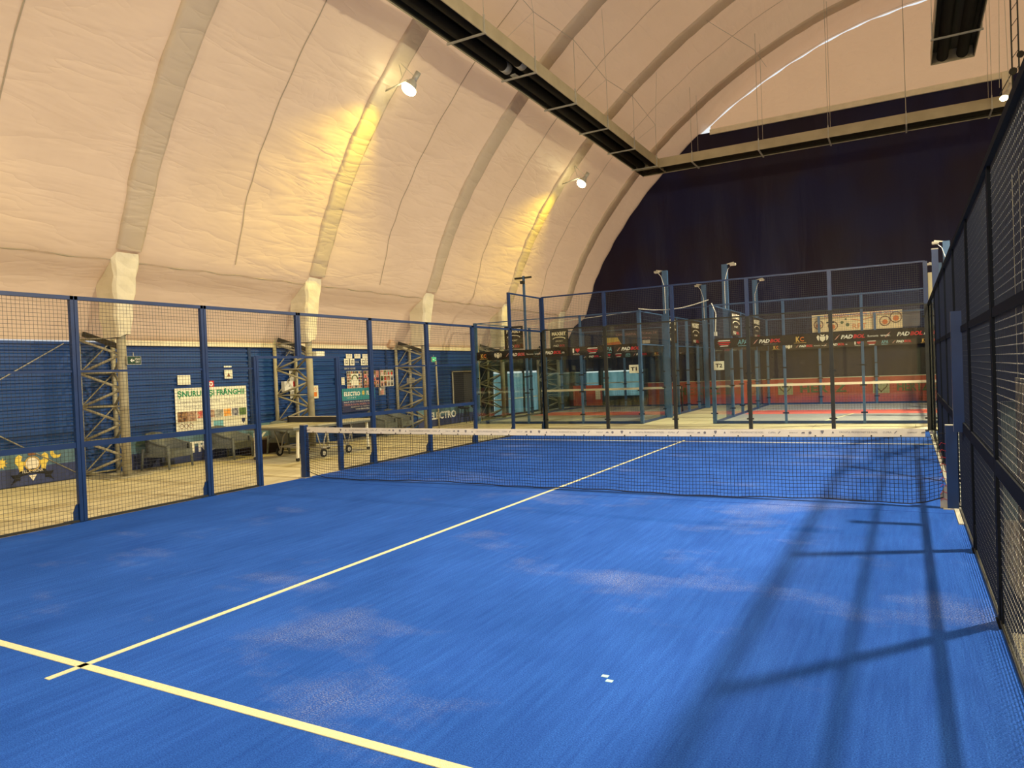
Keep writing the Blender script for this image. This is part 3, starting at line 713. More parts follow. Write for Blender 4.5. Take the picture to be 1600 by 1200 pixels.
# photo collages
pm = [brown, greyp, pink, green_print, orange, darkblue, red, white_card, black]
def collage(y0, y1, z0, z1, nx, nz, label, base, centre=False):
    o, fx = board('photo_collage', y0, y1, z0, z1, base, label, 'poster', 'photo collages on the blue wall'); p = MB(); dy = (y1-y0)/nx; dz = (z1-z0)/nz
    for i in range(nx):
        for j in range(nz):
            if centre and nx//3 <= i < nx-nx//3 and nz//4 <= j < nz-nz//4: continue
            a, b, c, d = y0+dy*(i+.08), y0+dy*(i+.92), z0+dz*(j+.08), z0+dz*(j+.92)
            p.box(fx, fx+.001, a, b, c, d, random.choice([0, 1, 2, 3, 5, 1, 2])); p.box(fx, fx+.002, a+(b-a)*.3, a+(b-a)*.7, c, c+(d-c)*.6, random.choice([0, 4, 6, 7, 8, 2, 5]))
    if centre: p.tube([(fx+.002, (y0+y1)/2+.13*math.cos(t), (z0+z1)/2+.13*math.sin(t)) for t in [PI*i/8 for i in range(9)]], .02, 6, 3)
    p.build('photos', pm, o)
collage(6.71, 7.38, 1.49, 2.00, 8, 6, 'photo collage poster with a cream centre, leftmost of the three collages', white_card, True)
collage(7.46, 8.17, 1.48, 2.00, 5, 5, 'photo collage poster partly behind the blue fence post, middle of the three', pink)
collage(8.24, 8.90, 1.49, 2.01, 4, 3, 'three by three photo collage poster, rightmost of the three', cream)
o, fx = board('single_photo', 8.15, 8.46, 1.22, 1.47, greyp, 'small single photo print below the rightmost collage', 'poster')
MB().box(fx, fx+.002, 8.22, 8.38, 1.24, 1.40).build('figure', pink, o); MB().box(fx, fx+.003, 8.20, 8.27, 1.36, 1.45).build('bright_patch', white, o)
# teal poster
tealm = varied('teal print', (.03, .24, .30), (.035, .28, .34), 2, .5); indigo = varied('indigo print', (.035, .05, .16), (.03, .04, .13), 2, .5)
o, fx = board('event_poster', 6.46, 7.95, .78, 1.48, indigo, 'teal and indigo poster with white lettering under the photo collages', 'poster')
MB().box(fx, fx+.001, 6.46, 7.95, 1.13, 1.48).build('teal_field', tealm, o); fx += .001
wtext('heading', 'ELECTRO', 6.90, 1.32, .70, .13, white, o, fx); wtext('heading', 'FLUX', 7.72, 1.32, .34, .13, white, o, fx); wtext('line_text', 'S P O R T', 6.86, 1.20, .4, .04, white, o, fx)
MB().poly([(.09*(1 if i % 2 == 0 else .45)*math.cos(i*PI/8), .09*(1 if i % 2 == 0 else .45)*math.sin(i*PI/8)) for i in range(16)], (fx, 7.40, 1.33), Y_, Z_, .003).build('sun', yellow, o)
wtext('line_text', 'SALĂ MULTIFUNCȚIONALĂ', 7.2, 1.08, 1.36, .055, white, o, fx); wtext('line_text', 'TERENURI PADEL PADBOL FOTBAL', 7.2, 1.0, 1.36, .055, pink, o, fx)
wtext('line_text', 'REZERVĂ-ȚI TERENUL', 7.3, .925, .95, .05, white, o, fx); wtext('line_text', 'www.electroflux.ro', 7.4, .86, .75, .05, white, o, fx)
# low banners
sky = varied('hazy blue banner', (.13, .24, .28), (.09, .17, .24), 1.3, .5); navyb = varied('navy banner', (.03, .045, .14), (.04, .055, .16), 1.3, .5)
def banner(y0, y1, label):
    o, fx = board('sponsor_banner', y0, y1, .01, .72, sky, label, 'banner'); MB().box(fx, fx+.001, y0, y1, .01, .34).build('lower_field', navyb, o); return o, fx+.001
o, fx = banner(-3.6, -1.30, 'low blue banner with gold lion crest and crescent moon at the left edge')
cr = MB()
cr.disc((fx+.003, -2.10, .40), X_, .115, .008, 24, 0); cr.tube([(fx+.008, -2.10+.13*math.cos(t), .40+.13*math.sin(t)) for t in [2*PI*i/24 for i in range(25)]], .010, 6, 1, cap=False)
cr.poly([(-.06, 0), (.06, 0), (.08, .07), (.035, .045), (0, .10), (-.035, .045), (-.08, .07)], (fx, -2.10, .555), Y_, Z_, .008, 2)
lion = [(.02, -.16), (.10, -.16), (.12, -.05), (.17, .02), (.16, .12), (.10, .17), (.04, .13), (.07, .05), (.01, .03), (-.03, -.02), (.03, -.06)]
cr.poly([(a+.13, b) for a, b in lion], (fx, -2.10, .42), Y_, Z_, .006, 3); cr.poly([(-a-.13, b) for a, b in lion][::-1], (fx, -2.10, .42), Y_, Z_, .006, 3)
cr.poly([(-.38, -.19), (-.28, -.13), (-.22, -.13), (-.22, -.06), (0, -.02), (.22, -.06), (.22, -.13), (.28, -.13), (.38, -.19), (.32, -.10), (.38, -.02), (.26, -.02), (.22, .04), (0, .07), (-.22, .04), (-.26, -.02), (-.38, -.02), (-.32, -.10)], (fx, -2.10, .24), Y_, Z_, .009, 4)
cr.poly([(-.07, .0), (.07, .0), (0, -.11)], (fx, -2.10, .185), Y_, Z_, .006, 0)
cr = cr.build('crest', [cream, gold, brown, yellow, black], o); wtext('crest_text', 'FLUX ARENA', -2.10, .265, .36, .055, cream, cr, fx+.010)
mo = MB(); pts = [(.11*math.cos(t), .11*math.sin(t)) for t in [PI*.62+PI*1.15*i/14 for i in range(15)]]+[(.035+.085*math.cos(t), .035+.085*math.sin(t)) for t in [PI*1.72-PI*1.05*i/14 for i in range(15)]]
mo.poly(pts, (fx, -1.66, .56), Y_, Z_, .004); mo.build('moon', yellow, o)
MB().poly([(.11*(1 if i % 2 == 0 else .55)*math.cos(i*PI/10), .11*(1 if i % 2 == 0 else .55)*math.sin(i*PI/10)) for i in range(20)], (fx, -2.63, .46), Y_, Z_, .004).build('sun', yellow, o)
o, fx = banner(-.28, 4.0, 'low blue banner with big white letters behind the two near armchairs')
wtext('heading', 'ELECTRO', 1.25, .33, 1.65, .26, white, o, fx); wtext('heading', 'FLUX', 3.05, .36, 1.05, .26, white, o, fx)
o, fx = banner(10.15, 13.85, 'low blue banner reading ELECTRO at the far end of the blue wall')
wtext('heading', 'ELECTRO', 11.65, .36, 1.65, .26, white, o, fx)
# doorway
dr = MB().box(WX, WX+.02, 12.3, 13.85, .72, 1.9).build('door_1', mat('dark doorway', (.006, .006, .008), .5)); tag(dr, 'dark glazed doorway in the blue wall', kind='structure')
p = MB(); p.box(WX+.02, WX+.05, 12.28, 12.34, .72, 1.9); p.box(WX+.02, WX+.05, 12.28, 13.85, 1.87, 1.91); p.build('door_frame', galv, dr)
MB().box(WX+.02, WX+.03, 13.05, 13.8, .72, 1.85).build('door_leaf', dark_plastic, dr)
o, fx = board('paper_notice', 13.62, 13.72, 1.62, 1.83, white, 'small white sheet beside the dark doorway', 'notice', x=WX+.05)

# ------------------------------------------------------------------ furniture
def armchair():
    """plastic rattan armchair, faces local +x, width along y"""
    t = empty('armchair')
    W2, D = .36, .66
    b = MB()   # shell: back and arms in one swept wall
    path = [(.30, -W2, .50), (.12, -W2-.01, .53), (-.10, -W2, .60), (-.26, -W2+.04, .68), (-.33, -W2+.16, .74), (-.35, 0, .76), (-.33, W2-.16, .74), (-.26, W2-.04, .68), (-.10, W2, .60), (.12, W2+.01, .53), (.30, W2, .50)]
    def fn(i, j):
        x, y, z = path[i]; zb = .30; inn = (0, 0, .05, .055)[j]; zz = (zb, z, z, zb)[j]; q = Vector((x, y, 0)).normalized()
        return (x-q.x*inn, y-q.y*inn, zz)
    b.grid(fn, len(path)-1, 3, smooth=True); b.build('back_and_arms', plastic_grey, t)
    r = MB().tube([(x, y, z+.005) for x, y, z in path], .024, 8); r.build('rim', plastic_grey, t)
    s_ = MB(); s_.box(-.30, .33, -W2+.03, W2-.03, .33, .39); s_.box(.30, .345, -W2, W2, .24, .385); s_.build('seat', plastic_grey, t)
    for sx, sy in ((1, -1), (1, 1), (-1, -1), (-1, 1)):
        q = MB().tube([(.32*sx if sx > 0 else -.28, sy*(W2-.0), .50 if sx > 0 else .45), (.35*sx if sx > 0 else -.33, sy*(W2+.01), .0)], [.035, .024], 8); q.build('leg', plastic_grey, t)
    for sy in (-1, 1): MB().box(-.26, .30, sy*W2-.012, sy*W2+.012, .27, .36).build('side_apron', plastic_grey, t)
    return t
ach = armchair()
chairs = [((-9.40, .36, 0), .28, 'grey plastic armchair nearest the camera, right of the first lattice column'),
          ((-9.42, 2.04, 0), .28, 'grey plastic armchair under the right part of the rope advert'),
          ((-8.98, 3.42, 0), .10, 'grey plastic armchair standing behind the table tennis table'),
          ((-9.42, 7.62, 0), .2, 'far grey plastic armchair, left of the pair before the third column'),
          ((-9.42, 8.42, 0), .2, 'far grey plastic armchair, right of the pair before the third column')]
for i, (loc, rz, lab) in enumerate(chairs):
    o = ach if i == 0 else copy_tree(ach)
    o.location = loc; o.rotation_euler = (0, 0, rz); tag(o, lab, 'armchair', 'grey armchairs along the blue wall')
# low dark bench
o = empty('low_bench', (-9.60, 3.15, 0)); MB().box(-.2, .22, -.55, .55, .34, .38).build('top', varied('bench wood', (.25, .20, .13), (.2, .16, .1), 4), o); MB().box(-.18, .20, -.53, .53, .0, .34).build('body', mat('dark brown board', (.03, .012, .01), .6), o)
tag(o, 'low dark brown bench with a pale top behind the table tennis table', 'bench')
o = empty('side_table', (-9.45, 6.45, 0)); MB().box(-.3, .3, -.5, .5, .55, .59).build('top', orange, o); MB().box(-.28, .28, -.46, .46, .3, .55).build('body', dark_plastic, o)
for sy in (-.45, .45): MB().bar((.27, sy, 0), (.27, sy, .55), .03).build('leg', galv, o)
tag(o, 'dark side table with an orange top below the teal poster', 'table')
# table tennis table
tt = empty('table_tennis_table', (-7.79, 3.10, 0))
topm = varied('weathered table top', (.47, .45, .31), (.42, .40, .28), 2, .45); under = mat('grey table underside', (.12, .13, .12), .6)
for s_ in (-1, 1):
    y0, y1 = (.01, 1.37) if s_ > 0 else (-1.37, -.01)
    h = MB().box(-.762, .762, y0, y1, .735, .765).build('table_half', topm, tt)
    MB().box(-.765, .765, y0, y1, .69, .737).build('frame_rim', under, h)
    ln = MB(); ln.box(-.01, .01, y0, y1, .765, .767); ln.build('centre_stripe', white, h)
    for sx in (-1, 1):
        leg = MB().bar((sx*.66, s_*1.15, .70), (sx*.66, s_*1.18, .05), .045).build('leg', white_card, tt); MB().disc((sx*.66, s_*1.18, .035), X_, .038, .05, 12).build('foot', rubber, leg)
        w = MB().disc((sx*.70, s_*.42, .095), X_, .095, .035, 18).build('wheel', rubber, tt); MB().disc((sx*.70, s_*.42, .095), X_, .05, .04, 12).build('hub', galv, w)
        fk = MB(); fk.tube([(sx*.66, s_*.42, .10), (sx*.66, s_*.32, .45), (sx*.60, s_*.12, .70)], .016, 8); fk.tube([(sx*.66, s_*.42, .12), (sx*.66, s_*.62, .69)], .014, 8); fk.build('strut', galv, tt)
    cb = MB().bar((-.66, s_*.42, .22), (.66, s_*.42, .22), .035).build('crossbar', galv, tt)
MB().bar((-.66, -.42, .22), (-.66, .42, .22), .03).build('side_bar', galv, tt); MB().bar((.66, -.42, .22), (.66, .42, .22), .03).build('side_bar', galv, tt)
nt = MB(); nt.box(-.80, .80, -.003, .003, .77, .905); nt = nt.build('table_net', dark_plastic, tt); MB().box(-.80, .80, -.006, .006, .90, .915).build('net_band', cream, nt)
for sx in (-1, 1): MB().box(sx*.81-.015, sx*.81+.015, -.02, .02, .68, .92).build('net_bracket', black, tt)
tag(tt, 'beige topped table tennis table on wheels beyond the open gate', 'table tennis table')
# stool / grill at the far end of the wall
def stool(loc, label, h):
    t = empty('bar_stool', loc); MB().disc((0, 0, h), Z_, .19, .05, 18).build('seat', black, t); MB().box(-.17, -.14, -.17, .17, h, h+.28).build('backrest', black, t)
    for a in range(4):
        q = a*PI/2+PI/4; MB().tube([(.10*math.cos(q), .10*math.sin(q), h), (.20*math.cos(q), .20*math.sin(q), 0)], .013, 8).build('leg', black, t)
    MB().tube([(.17*math.cos(2*PI*i/12), .17*math.sin(2*PI*i/12), .25) for i in range(13)], .009, 6, cap=False).build('foot_ring', black, t)
    tag(t, label, 'stool'); return t
stool((-9.55, 12.55, 0), 'black stool under the dark doorway, left of two', .55); stool((-9.45, 13.25, 0), 'black stool under the dark doorway, right of two', .55)

# ------------------------------------------------------------------ radiant heaters under the roof
def heater_run(parent, a, b, z, horiz, w=.92, endcap=(0, 0)):
    """duct from a to b at height z; a,b are centre line points (x,y)"""
    A = Vector((a[0], a[1], z)); B = Vector((b[0], b[1], z)); d = (B-A).normalized(); r = Vector((d.y, -d.x, 0))
    mb = MB(); mb.bar(A+Z_*.335, B+Z_*.335, w, .02)
    for s_ in (-1, 1):
        mb.bar(A+r*(s_*w/2)+Z_*.17, B+r*(s_*w/2)+Z_*.17, .02, .34)
    for k, P in ((0, A), (1, B)):
        if endcap[k]: mb.bar(P+r*(-w/2)+Z_*.17, P+r*(w/2)+Z_*.17, .02, .34)
    mb.build('duct_casing', duct_metal, parent)
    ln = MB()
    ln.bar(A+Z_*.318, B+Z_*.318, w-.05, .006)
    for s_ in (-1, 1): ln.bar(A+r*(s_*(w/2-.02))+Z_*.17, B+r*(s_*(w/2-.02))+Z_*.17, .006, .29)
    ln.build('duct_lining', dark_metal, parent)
    for s_ in (-1, 1): MB().tube([A+r*(s_*.22)+Z_*.17-d*0, B+r*(s_*.22)+Z_*.17], .135, 20).build('radiant_tube', tube_metal, parent)
def heater_bracket(parent, P, r, w, wire_top, pair=False):
    P = Vector(P); r = Vector(r); mb = MB(); mb.bar(P-r*(w/2+.06)-Z_*.02, P+r*(w/2+.06)-Z_*.02, .05, .035)
    for s_ in (-1, 1): mb.bar(P+r*(s_*(w/2+.025))-Z_*.03, P+r*(s_*(w/2+.025))+Z_*.40, .03, .04)
    b = mb.build('bracket', galv, parent)
    for s_, top in zip((-1, 1), wire_top):
        if top is not None: MB().wire([P+r*(s_*(w/2+.025))+Z_*.40, Vector(top)], .014).build('hanging_wire', galv, b)
ZH = 9.42; HX = -3.95
ht = empty('radiant_heater', (0, 0, 0))
heater_run(ht, (HX, -15.5), (HX, 18.5), ZH, False, endcap=(1, 0)); heater_run(ht, (HX-.46, 18.04), (15.8, 18.04), ZH, True, endcap=(1, 0))
MB().box(HX-.2, HX-.05, 6.95, 7.2, ZH+.02, ZH+.06).build('tube_clamp', galv, ht); MB().tube([(HX-.22, 6.6, ZH+.17), (HX-.22, 6.85, ZH+.17)], .145, 18).build('tube_sleeve', galv, ht); MB().tube([(HX+.22, 6.6, ZH+.17), (HX+.22, 6.85, ZH+.17)], .145, 18).build('tube_sleeve', galv, ht)
node = {}
for i, y in enumerate([-10.8+2.55*k for k in range(12)]):
    rib = abs(((y+.8)/5.1)-round((y+.8)/5.1)) < .2; zt = 11.22 if rib else 10.95
    node[i] = (HX+.485, y, zt)
    heater_bracket(ht, (HX, y, ZH), (1, 0, 0), .92, (None, node[i]))
for x in [-2.2, .2, 2.5, 4.85, 7.2, 9.6, 12]:
    heater_bracket(ht, (x, 18.04, ZH), (0, 1, 0), .92, ((x, 17.55, prof_z(x)-.1), (x, 18.53, prof_z(x)-.1)))
tag(ht, 'long dark tube heater duct turning a corner high above the court', 'heater')
rp = MB(); pts = [node[i] for i in range(12)]
for a, b in zip(pts, pts[1:]): rp.wire([a, b], .016)
for i in range(12):
    x, y, z = node[i]
    if z > 11: rp.wire([(x, y, z), (x+.0, y, prof_z(x)+.05)], .012)
    else:
        rp.wire([(x, y, z), (x-1.3, y+.0, prof_z(x-1.3)-.0)], .008); rp.wire([(x, y, z), (x+.8, y-2.3, prof_z(x+.8))], .008)
rp = rp.build('suspension_rope', galv); tag(rp, 'thin rope zigzagging between the arches above the heater duct', 'rope')
rp = MB(); rp.wire([(-.8, 14.5, prof_z(-.8)-.1), (.2, 17.3, 12.9), (.25, 19.6, prof_z(.25)-.6)], .016); rp = rp.build('suspension_rope', galv); tag(rp, 'thin rope hanging above the cross leg of the heater duct', 'rope')
h2 = empty('radiant_heater'); heater_run(h2, (5.9, -15), (5.9, 12.6), ZH, False, w=.96, endcap=(1, 1))
for y in [-9.6+2.55*k for k in range(9)]:
    if y < 12.3: heater_bracket(h2, (5.9, y, ZH), (1, 0, 0), .96, ((5.4, y, prof_z(5.4)-.1), (6.4, y, prof_z(6.4)-.1)))
tag(h2, 'shorter dark tube heater duct ending in the upper right corner', 'heater')
# cable hoist line by the gable
o = empty('cable_ladder', (7.45, 15.0, 0)); c = MB()
for dx in (0, .16): c.tube([(dx, 0, 9.0), (dx, 0, 14.9)], .02, 8)
k = 9.1
while k < 14.8: c.tube([(0, 0, k), (.16, 0, k+.22)], .010, 6); k += .44
c.build('ladder_frame', dark_frame, o); MB().disc((.20, 0, 10.05), Y_, .09, .06, 14).build('pulley', dark_frame, o); MB().disc((.02, 0, 9.62), Y_, .10, .06, 14).build('pulley', dark_frame, o)
MB().wire([(0, 0, 9.6), (-.28, .2, 9.1)], .03).build('cable', dark_frame, o); tag(o, 'dark thin lattice with two pulleys hanging at the upper right', 'hoist')

# ------------------------------------------------------------------ floodlights and the added fill lamp
flabel = {'left': 'glowing yellow floodlight hanging from the second arch, larger of the two lit ones', 'left_far': 'glowing yellow floodlight hanging from the fourth arch, smaller and farther',
          'centre_far': 'lit floodlight just above the right fence near the gable', 'near_left': 'floodlight on the left arch outside the picture', 'centre': 'floodlight above the neighbouring court outside the picture',
          'added_fill': 'unseen fill lamp added behind the camera', 'right': 'floodlight on the right side of the hall', 'right_far': 'floodlight on the far right side of the hall'}
for nm_, loc, aim, pw, col, size in LAMPS:
    t = empty('floodlight', loc); P = Vector((0, 0, 0)); s_ = size*.5*(.45 if nm_ == 'centre_far' else 1)  # the one for added_fill is the added lamp, not a hall floodlight
    q = (Vector(aim)-Vector(loc)).to_track_quat('-Z', 'Y')
    hs_ = MB(); hs_.v = []; 
    ring = [(s_*1.15, .02), (s_*.8, .16), (s_*.35, .22)]
    b = MB(); n = 16
    b.grid(lambda i, j: (ring[j][0]*math.cos(2*PI*i/n), ring[j][0]*.7*math.sin(2*PI*i/n), ring[j][1]), n, 2); b.tube([(0, 0, .18), (0, 0, .42)], s_*.38, 12)
    h = b.build('housing', galv, t); h.rotation_mode = 'QUATERNION'; h.rotation_quaternion = q
    g = MB(); g.grid(lambda i, j: (s_*1.4*math.sin(PI*j/10)*math.cos(2*PI*i/16), s_*1.4*math.sin(PI*j/10)*math.sin(2*PI*i/16), -.03+s_*.7*math.cos(PI*j/10)), 16, 10); g = g.build('lens', lens_mat, t); g.rotation_mode = 'QUATERNION'; g.rotation_quaternion = q; g.scale = (1, .7, 1)
    # ropes to the arch and the horizontal stay bar
    top = (0, 0, prof_z(loc[0])-loc[2]-.2) if abs(loc[0]) > 6.5 else (-.30, 0, .72)
    w = MB(); w.wire([(-.12, -.1, .25), top], .012); w.wire([(.12, .1, .25), top], .012); w.build('hanging_wire', galv, t)
    if nm_ in ('left', 'left_far', 'near_left'):
        br = MB().tube([(-.05, 0, .20), (-.95, 0, .05)], .02, 8); br.build('stay_bar', galv, t); MB().box(-1.05, -.90, -.16, .16, -.04, .12).build('ballast_box', galv, t)
    tag(t, flabel[nm_], 'floodlight')
    lo = LIGHTOBJ[nm_]; wpos = Vector(loc)+(Vector(aim)-Vector(loc)).normalized()*.16; lo.location = wpos; lo['label'] = 'beam of the ' + flabel[nm_]
    lo.parent = t; lo.location = wpos-Vector(loc)

# ------------------------------------------------------------------ the two small courts behind the glass
court_grey = varied('grey blue court surface', (.26, .27, .31), (.31, .31, .34), 3, .6, .4)
court_red = varied('red court band', (.75, .16, .12), (.68, .13, .10), 3, .6, .4)
YC0, YC1 = 12.25, 22.0; YN = 17.15
def heart(s, n=20):
    return [(s*.062*16*math.sin(t)**3/1.0, s*.062*(13*math.cos(t)-5*math.cos(2*t)-2*math.cos(3*t)-math.cos(4*t))) for t in [2*PI*i/n for i in range(n)]]
def crest_shape(mb, c, o, R, U, s, mi=0):
    mb.poly([(c-.35*s, .2*s), (c+.35*s, .2*s), (c+.3*s, -.25*s), (c, -.5*s), (c-.3*s, -.25*s)], o, R, U, .002, mi)
    mb.poly([(c-.2*s, .25*s), (c+.2*s, .25*s), (c+.25*s, .5*s), (c, .35*s), (c-.25*s, .5*s)], o, R, U, .002, mi)
    for q in (-1, 1): 
        pts = [(c+q*.45*s, -.35*s), (c+q*.62*s, -.2*s), (c+q*.72*s, .15*s), (c+q*.55*s, .42*s), (c+q*.42*s, .3*s)]
        mb.poly(pts if q > 0 else pts[::-1], o, R, U, .002, mi)
def belt(parent, a, b, z0, z1, m=belt_black, logos=True, order=0, name='banner_belt', simple=False):
    """black sponsor belt from a to b, printed side towards R x U"""
    a = Vector(a); b = Vector(b); R = (b-a).normalized(); N = R.cross(Z_); L = (b-a).length; h = z1-z0
    mb = MB(); mb.bar(a+Z_*(z0+h/2), b+Z_*(z0+h/2), .012, h); o = mb.build(name, m, parent)
    if not logos: return o
    base = a+N*.0075; zc = z0+h*.5
    items = ['flag', 'apa', 'padbol2', 'kc', 'crest', 'padbolr', 'www', 'love']; x = .28; k = order
    while x < L-.25:
        it = items[k % len(items)]; c = base+R*x+Z_*zc; s = h/.27
        if it == 'flag':
            g = MB(); 
            for i, (yy, ww, mi) in enumerate(((.07, .34, 1), (.02, .36, 0), (-.03, .30, 0), (-.075, .24, 1))): g.poly([(-ww/2*s, (yy-.012)*s), (ww/2*s, (yy-.012)*s), (ww/2*s, (yy+.012)*s), (-ww/2*s+.05, (yy+.012)*s)], c, R, Z_, .002, mi)
            g.build('logo', [red, white], o); x += .50*s
        elif it == 'apa':
            lettering('logo', 'APA', c+Z_*.01, R, Z_, .26*s, .13*s, cyan, o, shear=.2); MB().poly([(-.12*s, -.10*s), (.12*s, -.10*s), (.12*s, -.085*s), (-.12*s, -.085*s)], c, R, Z_, .002).build('logo', cyan, o); x += .62*s
        elif it in ('padbol2', 'padbolr', 'www'):
            d = .0
            if it == 'www': lettering('logo', 'www.', c-R*.32*s-Z_*.02*s, R, Z_, .22*s, .045*s, white, o); d = .12
            lettering('logo', 'PAD', c+R*(d-.05)*s, R, Z_, .28*s, .10*s, white, o, shear=.3, bold=True); lettering('logo', 'BOL', c+R*(d+.23)*s, R, Z_, .27*s, .10*s, red, o, shear=.3, bold=True)
            if it == 'www': lettering('logo', '.ro', c+R*(d+.43)*s-Z_*.02*s, R, Z_, .09*s, .05*s, white, o)
            if it == 'padbolr': lettering('logo', 'Romania', c+R*(d+.55)*s-Z_*.01*s, R, Z_, .24*s, .05*s, white, o); x += .3*s
            if it == 'padbol2': lettering('logo', 'Sport Fusion', c+R*.1*s-Z_*.09*s, R, Z_, .36*s, .04*s, greyp, o)
            MB().poly([(-.34*s, -.07*s), (-.30*s, -.05*s), (-.20*s, .07*s), (-.27*s, .02*s)], c, R, Z_, .002).build('logo', pink, o); x += (.85 if it != 'www' else 1.0)*s
        elif it == 'kc':
            lettering('logo', 'K', c-R*.05*s, R, Z_, .10*s, .14*s, gold, o, bold=True); lettering('logo', 'C', c+R*.05*s, R, Z_, .10*s, .12*s, orange, o, bold=True)
            MB().poly([(-.15*s, -.10*s), (.15*s, -.10*s), (.15*s, -.09*s), (-.15*s, -.09*s)], c, R, Z_, .002).build('logo', gold, o); x += .55*s
        elif it == 'crest':
            g = MB(); crest_shape(g, 0, c, R, Z_, .20*s); g.build('logo', cream, o); x += .62*s
        elif it == 'love':
            lettering('logo', 'I', c-R*.10*s+Z_*.02*s, R, Z_, .05*s, .13*s, white, o); MB().poly(heart(.075*s)[::-1], c+R*.04*s+Z_*.03*s, R, Z_, .002).build('logo', red, o); lettering('logo', 'PADBOL', c-Z_*.09*s, R, Z_, .22*s, .04*s, white, o); x += .52*s
        k += 1
    return o
def small_court(X0, X1, label, order, sign, sign_side, tall=()):
    t = empty('small_court_cage', (0, 0, 0)); xs = [X0+(X1-X0)*i/3 for i in range(4)]; HT = 3.57; HG = 2.5
    def vpost(x, y, z1=HT, w=.11, name='post'):
        w *= .8; p = MB().box(x-w/2, x+w/2, y-w/2, y+w/2, 0, z1).build(name, pale_blue_paint, t)
        c = MB()
        for z in (.3, 1.05, 1.6): c.box(x-w/2-.05, x+w/2+.05, y-.05, y-.03, z-.02, z+.02)
        c.build('clamp', black, p); return p
    for i, x in enumerate(xs): vpost(x, YC0, 5.05 if i in tall else HT, .13 if i in (0, 3) else .085); vpost(x, YC1)
    ysd = [14.85, 16.45, 17.85, 19.4]
    for x in (X0, X1):
        for y in ysd: vpost(x, y)
    r = MB()
    for z in (HT-.02, HG):
        for y in (YC0, YC1): r.box(X0, X1, y-.015, y+.015, z-.015, z+.015)
        for x in (X0, X1): r.box(x-.015, x+.015, YC0, YC1, z-.015, z+.015)
    r.build('rail', pale_blue_paint, t); r = MB()
    for y in (YC0, YC1): r.box(X0, X1, y-.02, y+.02, -.005, .07)
    for x in (X0, X1): r.box(x-.02, x+.02, YC0, YC1, -.005, .07)
    r.build('bottom_rail', blue_paint, t)
    for y in (YC0, YC1):
        for a, b in zip(xs, xs[1:]):
            MB().box(a+.05, b-.05, y-.005, y+.005, .06, HG-.02).build('glass_pane', glass2, t)
            mesh_panel(t, (a+.05, y, 0), (b-.05, y, 0), HG+.02, HT-.04, pale_wire, .055, .004)
    sy = [YC0]+ysd+[YC1]
    for x in (X0, X1):
        for a, b in zip(sy, sy[1:]):
            if not (a > 16 and b < 18): MB().box(x-.005, x+.005, a+.06, b-.06, .06, HG-.02).build('glass_pane', glass2, t)
            mesh_panel(t, (x, a+.06, 0), (x, b-.06, 0), HG+.02, HT-.04, pale_wire, .11, .004)
    # sponsor belts
    belt(t, (X0+.07, YC0-.07, 0), (X1-.07, YC0-.07, 0), 2.24, 2.53, order=order)
    belt(t, (X0+.07, YC1-.07, 0), (X1-.07, YC1-.07, 0), 2.26, 2.51, order=order+3)
    belt(t, (X0+.03, YC1-.1, 0), (X0+.03, YC0+.1, 0), 2.26, 2.51, order=order+2, logos=False); belt(t, (X1-.03, YC0+.1, 0), (X1-.03, YC1-.1, 0), 2.26, 2.51, order=order+1, logos=False)
    # plate with the court number
    px = X1-.19 if sign_side > 0 else X0+.19
    p = MB().box(px-.15, px+.15, YC0-.10, YC0-.085, 1.60, 1.86).build('number_plate', white_card, t, label='white plate with the court number'); lettering('number', sign, (px, YC0-.10, 1.73), X_, Z_, .20, .12, black, p, bold=True)
    tag(t, label, 'court cage')
    # floor
    f = MB().box(X0+.02, X1-.02, YC0+.02, YC1-.02, -.012, .0).build('small_court_surface', court_grey); MB().box(X0+.1, X1-.1, 16.2, 18.1, -.004, .003).build('red_band', court_red, f)
    l = MB(); l.box(X0+.12, X1-.12, 12.9, 12.94, 0, .004); cx = (X0+X1)/2; l.bar((cx-.1, 13.0, .003), (cx+.5, 16.2, .003), .05, .004); l.box(X0+.12, X1-.12, 21.3, 21.34, 0, .004); l.build('court_line', line_mat, f)
    tag(f, 'grey playing surface with a red band inside the cage marked '+sign, 'court surface')
    # net
    n_ = empty('small_court_net'); k = MB(); w = .0045
    for i in range(1, int((X1-X0-.2)/.09)): x = X0+.1+i*.09; k.wire([(x, YN, .04), (x, YN, .93)], w)
    for j in range(10): z = .04+.09*j; k.wire([(X0+.1, YN, z), (X1-.1, YN, z)], w)
    k.build('net_mesh', net_black, n_); MB().box(X0+.1, X1-.1, YN-.01, YN+.01, .92, 1.0).build('net_tape', cream, n_)
    for x in (X0+.07, X1-.07): MB().tube([(x, YN, 0), (x, YN, 1.02)], .035, 10).build('net_post', dark_frame, n_)
    tag(n_, 'low net with cream tape inside the cage marked '+sign, 'net')
    return t
small_court(-8.78, -2.72, 'blue framed glass cage with the plate T1, left of the passage', 3, 'T1', 1, tall=(1,))
small_court(-.45, 5.62, 'blue framed glass cage with the plate T2, right of the passage', 0, 'T2', -1)
o = MB().box(-7.10, -6.46, 12.22, 12.28, 4.96, 5.02); o.box(-6.84, -6.70, 12.12, 12.22, 4.78, 4.88); o = o.build('lamp_crossbar', dark_frame); tag(o, 'dark crossbar with a lamp on the tall left post', 'lamp')
